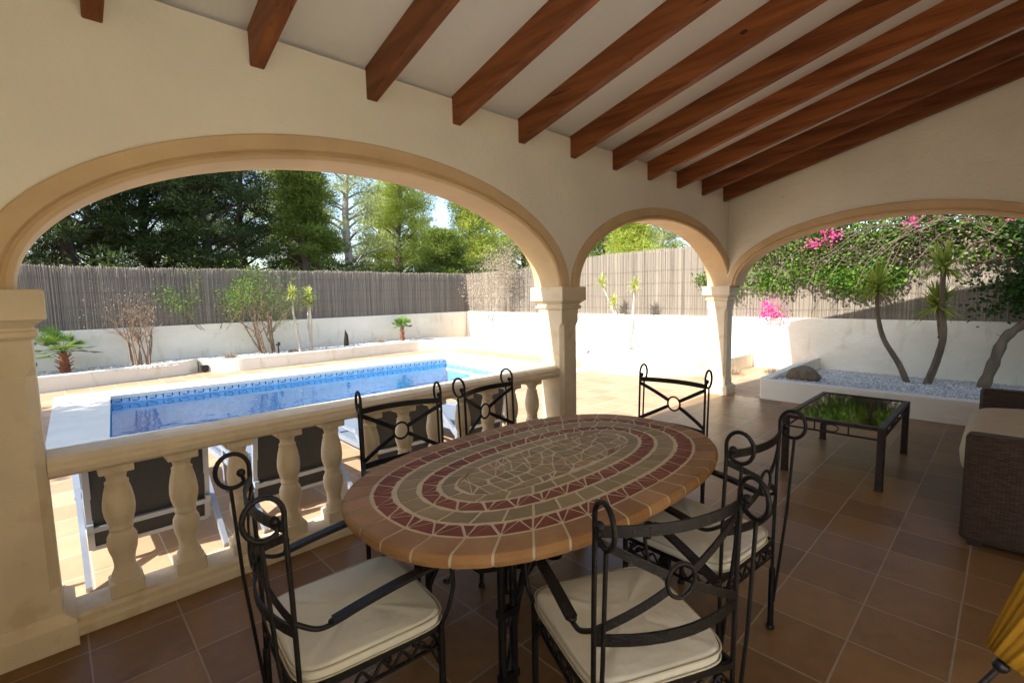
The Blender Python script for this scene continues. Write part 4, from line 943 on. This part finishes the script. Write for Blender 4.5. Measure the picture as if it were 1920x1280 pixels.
# ------------------------------------------------------------------ wicker sofa
sf = empty('sofa', (4.95, -.3, 0), label='dark brown wicker sofa with beige seat cushion at the right', cat='sofa')
g = MB(); g.box(-.86, .86, -.50, .43, .05, .33, bev=.01); g.build('base', M_WICK, sf)
def arm(x0, x1):
    g = MB(); g.box(x0, x1, -.52, .45, .03, .70, bev=.02); g.build('arm', M_WICK, sf)
arm(-.98, -.862); arm(.862, .98)
g = MB(); g.box(-.98, .98, -.66, -.522, .03, .80, bev=.02); g.build('backrest', M_WICK, sf)
for s in (-1, 1):
    for t in (-.6, .38): g = MB(); g.box(s*.93-.03, s*.93+.03, t-.03, t+.03, 0, .03); g.build('foot', M_BLACK, sf)
def soft(x0, x1, y0, y1, z0, z1, nm, m, bulge=.05):
    g = MB(); n = 14; mm = 10; V = []
    for j in range(mm+1):
        ph = -pi/2+pi*j/mm; k = abs(cos(ph))**.35; z = (z0+z1)/2+(z1-z0)/2*math.copysign(abs(sin(ph))**.6, sin(ph))
        for i in range(4*n):
            t = 2*pi*i/(4*n); c, s_ = cos(t), sin(t); ex = 2/6
            x = (x0+x1)/2+(x1-x0)/2*math.copysign(abs(c)**ex, c)*k; y = (y0+y1)/2+(y1-y0)/2*math.copysign(abs(s_)**ex, s_)*k
            V.append((x, y, z+.006*sin(9*x)+.005*sin(13*y)))
    N_ = 4*n; g.add(V, [(j*N_+i, j*N_+(i+1) % N_, (j+1)*N_+(i+1) % N_, (j+1)*N_+i) for j in range(mm) for i in range(N_)], True)
    return g.build(nm, m, sf)
soft(-.85, .85, -.48, .50, .335, .60, 'seat_cushion', M_SOFAC)
soft(-.84, .84, -.52, -.30, .58, .98, 'back_cushion', M_SOFAC)
g = MB(); g.ball((0, 0, 0), .12, 16, (1.2, .5, .9)); o = g.build('black_pillow', M_BLACK, None, (5.62, -.30, .70)); o.rotation_euler = (0.5, 0, .2); tag(o, 'small black pillow lying on the beige sofa seat', 'pillow')

# ------------------------------------------------------------------ folded parasol at lower right
ps = empty('furled_parasol', (2.10, -.10, 0), label='furled mustard yellow parasol leaning at the lower right corner', cat='parasol')
a_, b_ = Vector((-.02, .05, .42)), Vector((.40, -.50, 1.40)); ax = (b_-a_).normalized(); u_ = ax.orthogonal().normalized(); v_ = ax.cross(u_)
g = MB(); V = []; n = 96; m = 16
for j in range(m+1):
    t = j/m; c = a_+(b_-a_)*t; rr = .05+.085*sin(min(1, t*1.6)*pi/2)
    for i in range(n):
        th = 2*pi*i/n; k = 1+.20*math.cos(8*th+1.2*t)*(.4+.6*t)+.07*math.cos(19*th+2*t)+.03*math.sin(31*th-3*t); V.append(c+(u_*cos(th+.5*t)+v_*sin(th+.5*t))*rr*k)
g.add(V, [(j*n+i, j*n+(i+1) % n, (j+1)*n+(i+1) % n, (j+1)*n+i) for j in range(m) for i in range(n)]+[tuple(range(n-1, -1, -1)), tuple(m*n+i for i in range(n))], True)
g.build('canopy', M_YEL, ps)
g = MB(); g.tube([a_-ax*.42, b_+ax*.9], .009, 10); g.build('pole', M_BRONZE, ps)
g = MB(); g.ball(tuple(a_-ax*.02), .022, 14); g.build('end_cap', M_BLACK, ps)

# ------------------------------------------------------------------ sun loungers outside the balustrade (front = +Y)
def make_lounger():
    e = empty('sun_lounger'); w = .30
    g = MB()
    for s in (-1, 1):
        g.bar((s*w, .12, .27), (s*w, 1.75, .27), .03, .045); 
        g.bar((s*(w+.035), .42, .43), (s*(w+.035), -.12, .02), .028, .05); g.bar((s*(w+.035), .36, .40), (s*(w+.035), .95, .42), .035, .02)
    for y in (.14, .8, 1.73): g.bar((-w, y, .255), (w, y, .255), .03, .03)
    g.build('frame', M_ALU, e)
    for s in (-1, 1):
        for y in (.92, 1.62): g = MB(); g.bar((s*w, y, .0), (s*w, y, .42 if y < 1 else .27), .03, .045, up=(0, 1, 0)); g.build('leg', M_ALU, e)
    g = MB(); top_, bot = Vector((0, .10, .64)), Vector((0, .20, .12))
    for s in (-1, 1): g.bar(bot+Vector((s*w, 0, 0)), top_+Vector((s*w, 0, 0)), .032, .032, up=(0, 1, 0))
    g.bar(top_+Vector((-w-.016, 0, .008)), top_+Vector((w+.016, 0, .008)), .032, .034); g.bar(bot+Vector((-w, 0, 0)), bot+Vector((w, 0, 0)), .02, .025)
    br = g.build('backrest_frame', M_ALU, e)
    g = MB(); k = 10; V = []
    for j in range(k+1):
        t = j/k; c = bot+(top_-bot)*t+Vector((0, -.018*sin(pi*t), 0))
        V += [c+Vector((-w+.012, 0, 0)), c+Vector((w-.012, 0, 0))]
    g.add(V, [(2*j, 2*j+1, 2*j+3, 2*j+2) for j in range(k)], True); g.build('backrest_sling', M_MESH, br)
    g = MB(); g.box(-w+.012, w-.012, .2, 1.73, .272, .277); g.build('seat_sling', M_SLING, e)
    return e
l0 = make_lounger()
for i, (x, y, a, lb) in enumerate(((.36, 3.56, 0, 'grey sun lounger with dark mesh back right beside the left pillar'), (1.27, 3.58, .03, 'grey sun lounger with dark mesh back, second from the left pillar'),
                                   (2.20, 3.6, -.02, 'grey sun lounger behind the left chair of the balustrade side'), (3.15, 3.62, .02, 'grey sun lounger nearest the middle pillar'), (-1.15, 3.6, .0, 'grey sun lounger hidden behind the left pillar'))):
    o = l0 if i == 0 else copy_tree(l0); o.location = (x, y, 0); o.rotation_euler = (0, 0, a); tag(o, lb, 'sun lounger', 'grey sun loungers outside the balustrade')
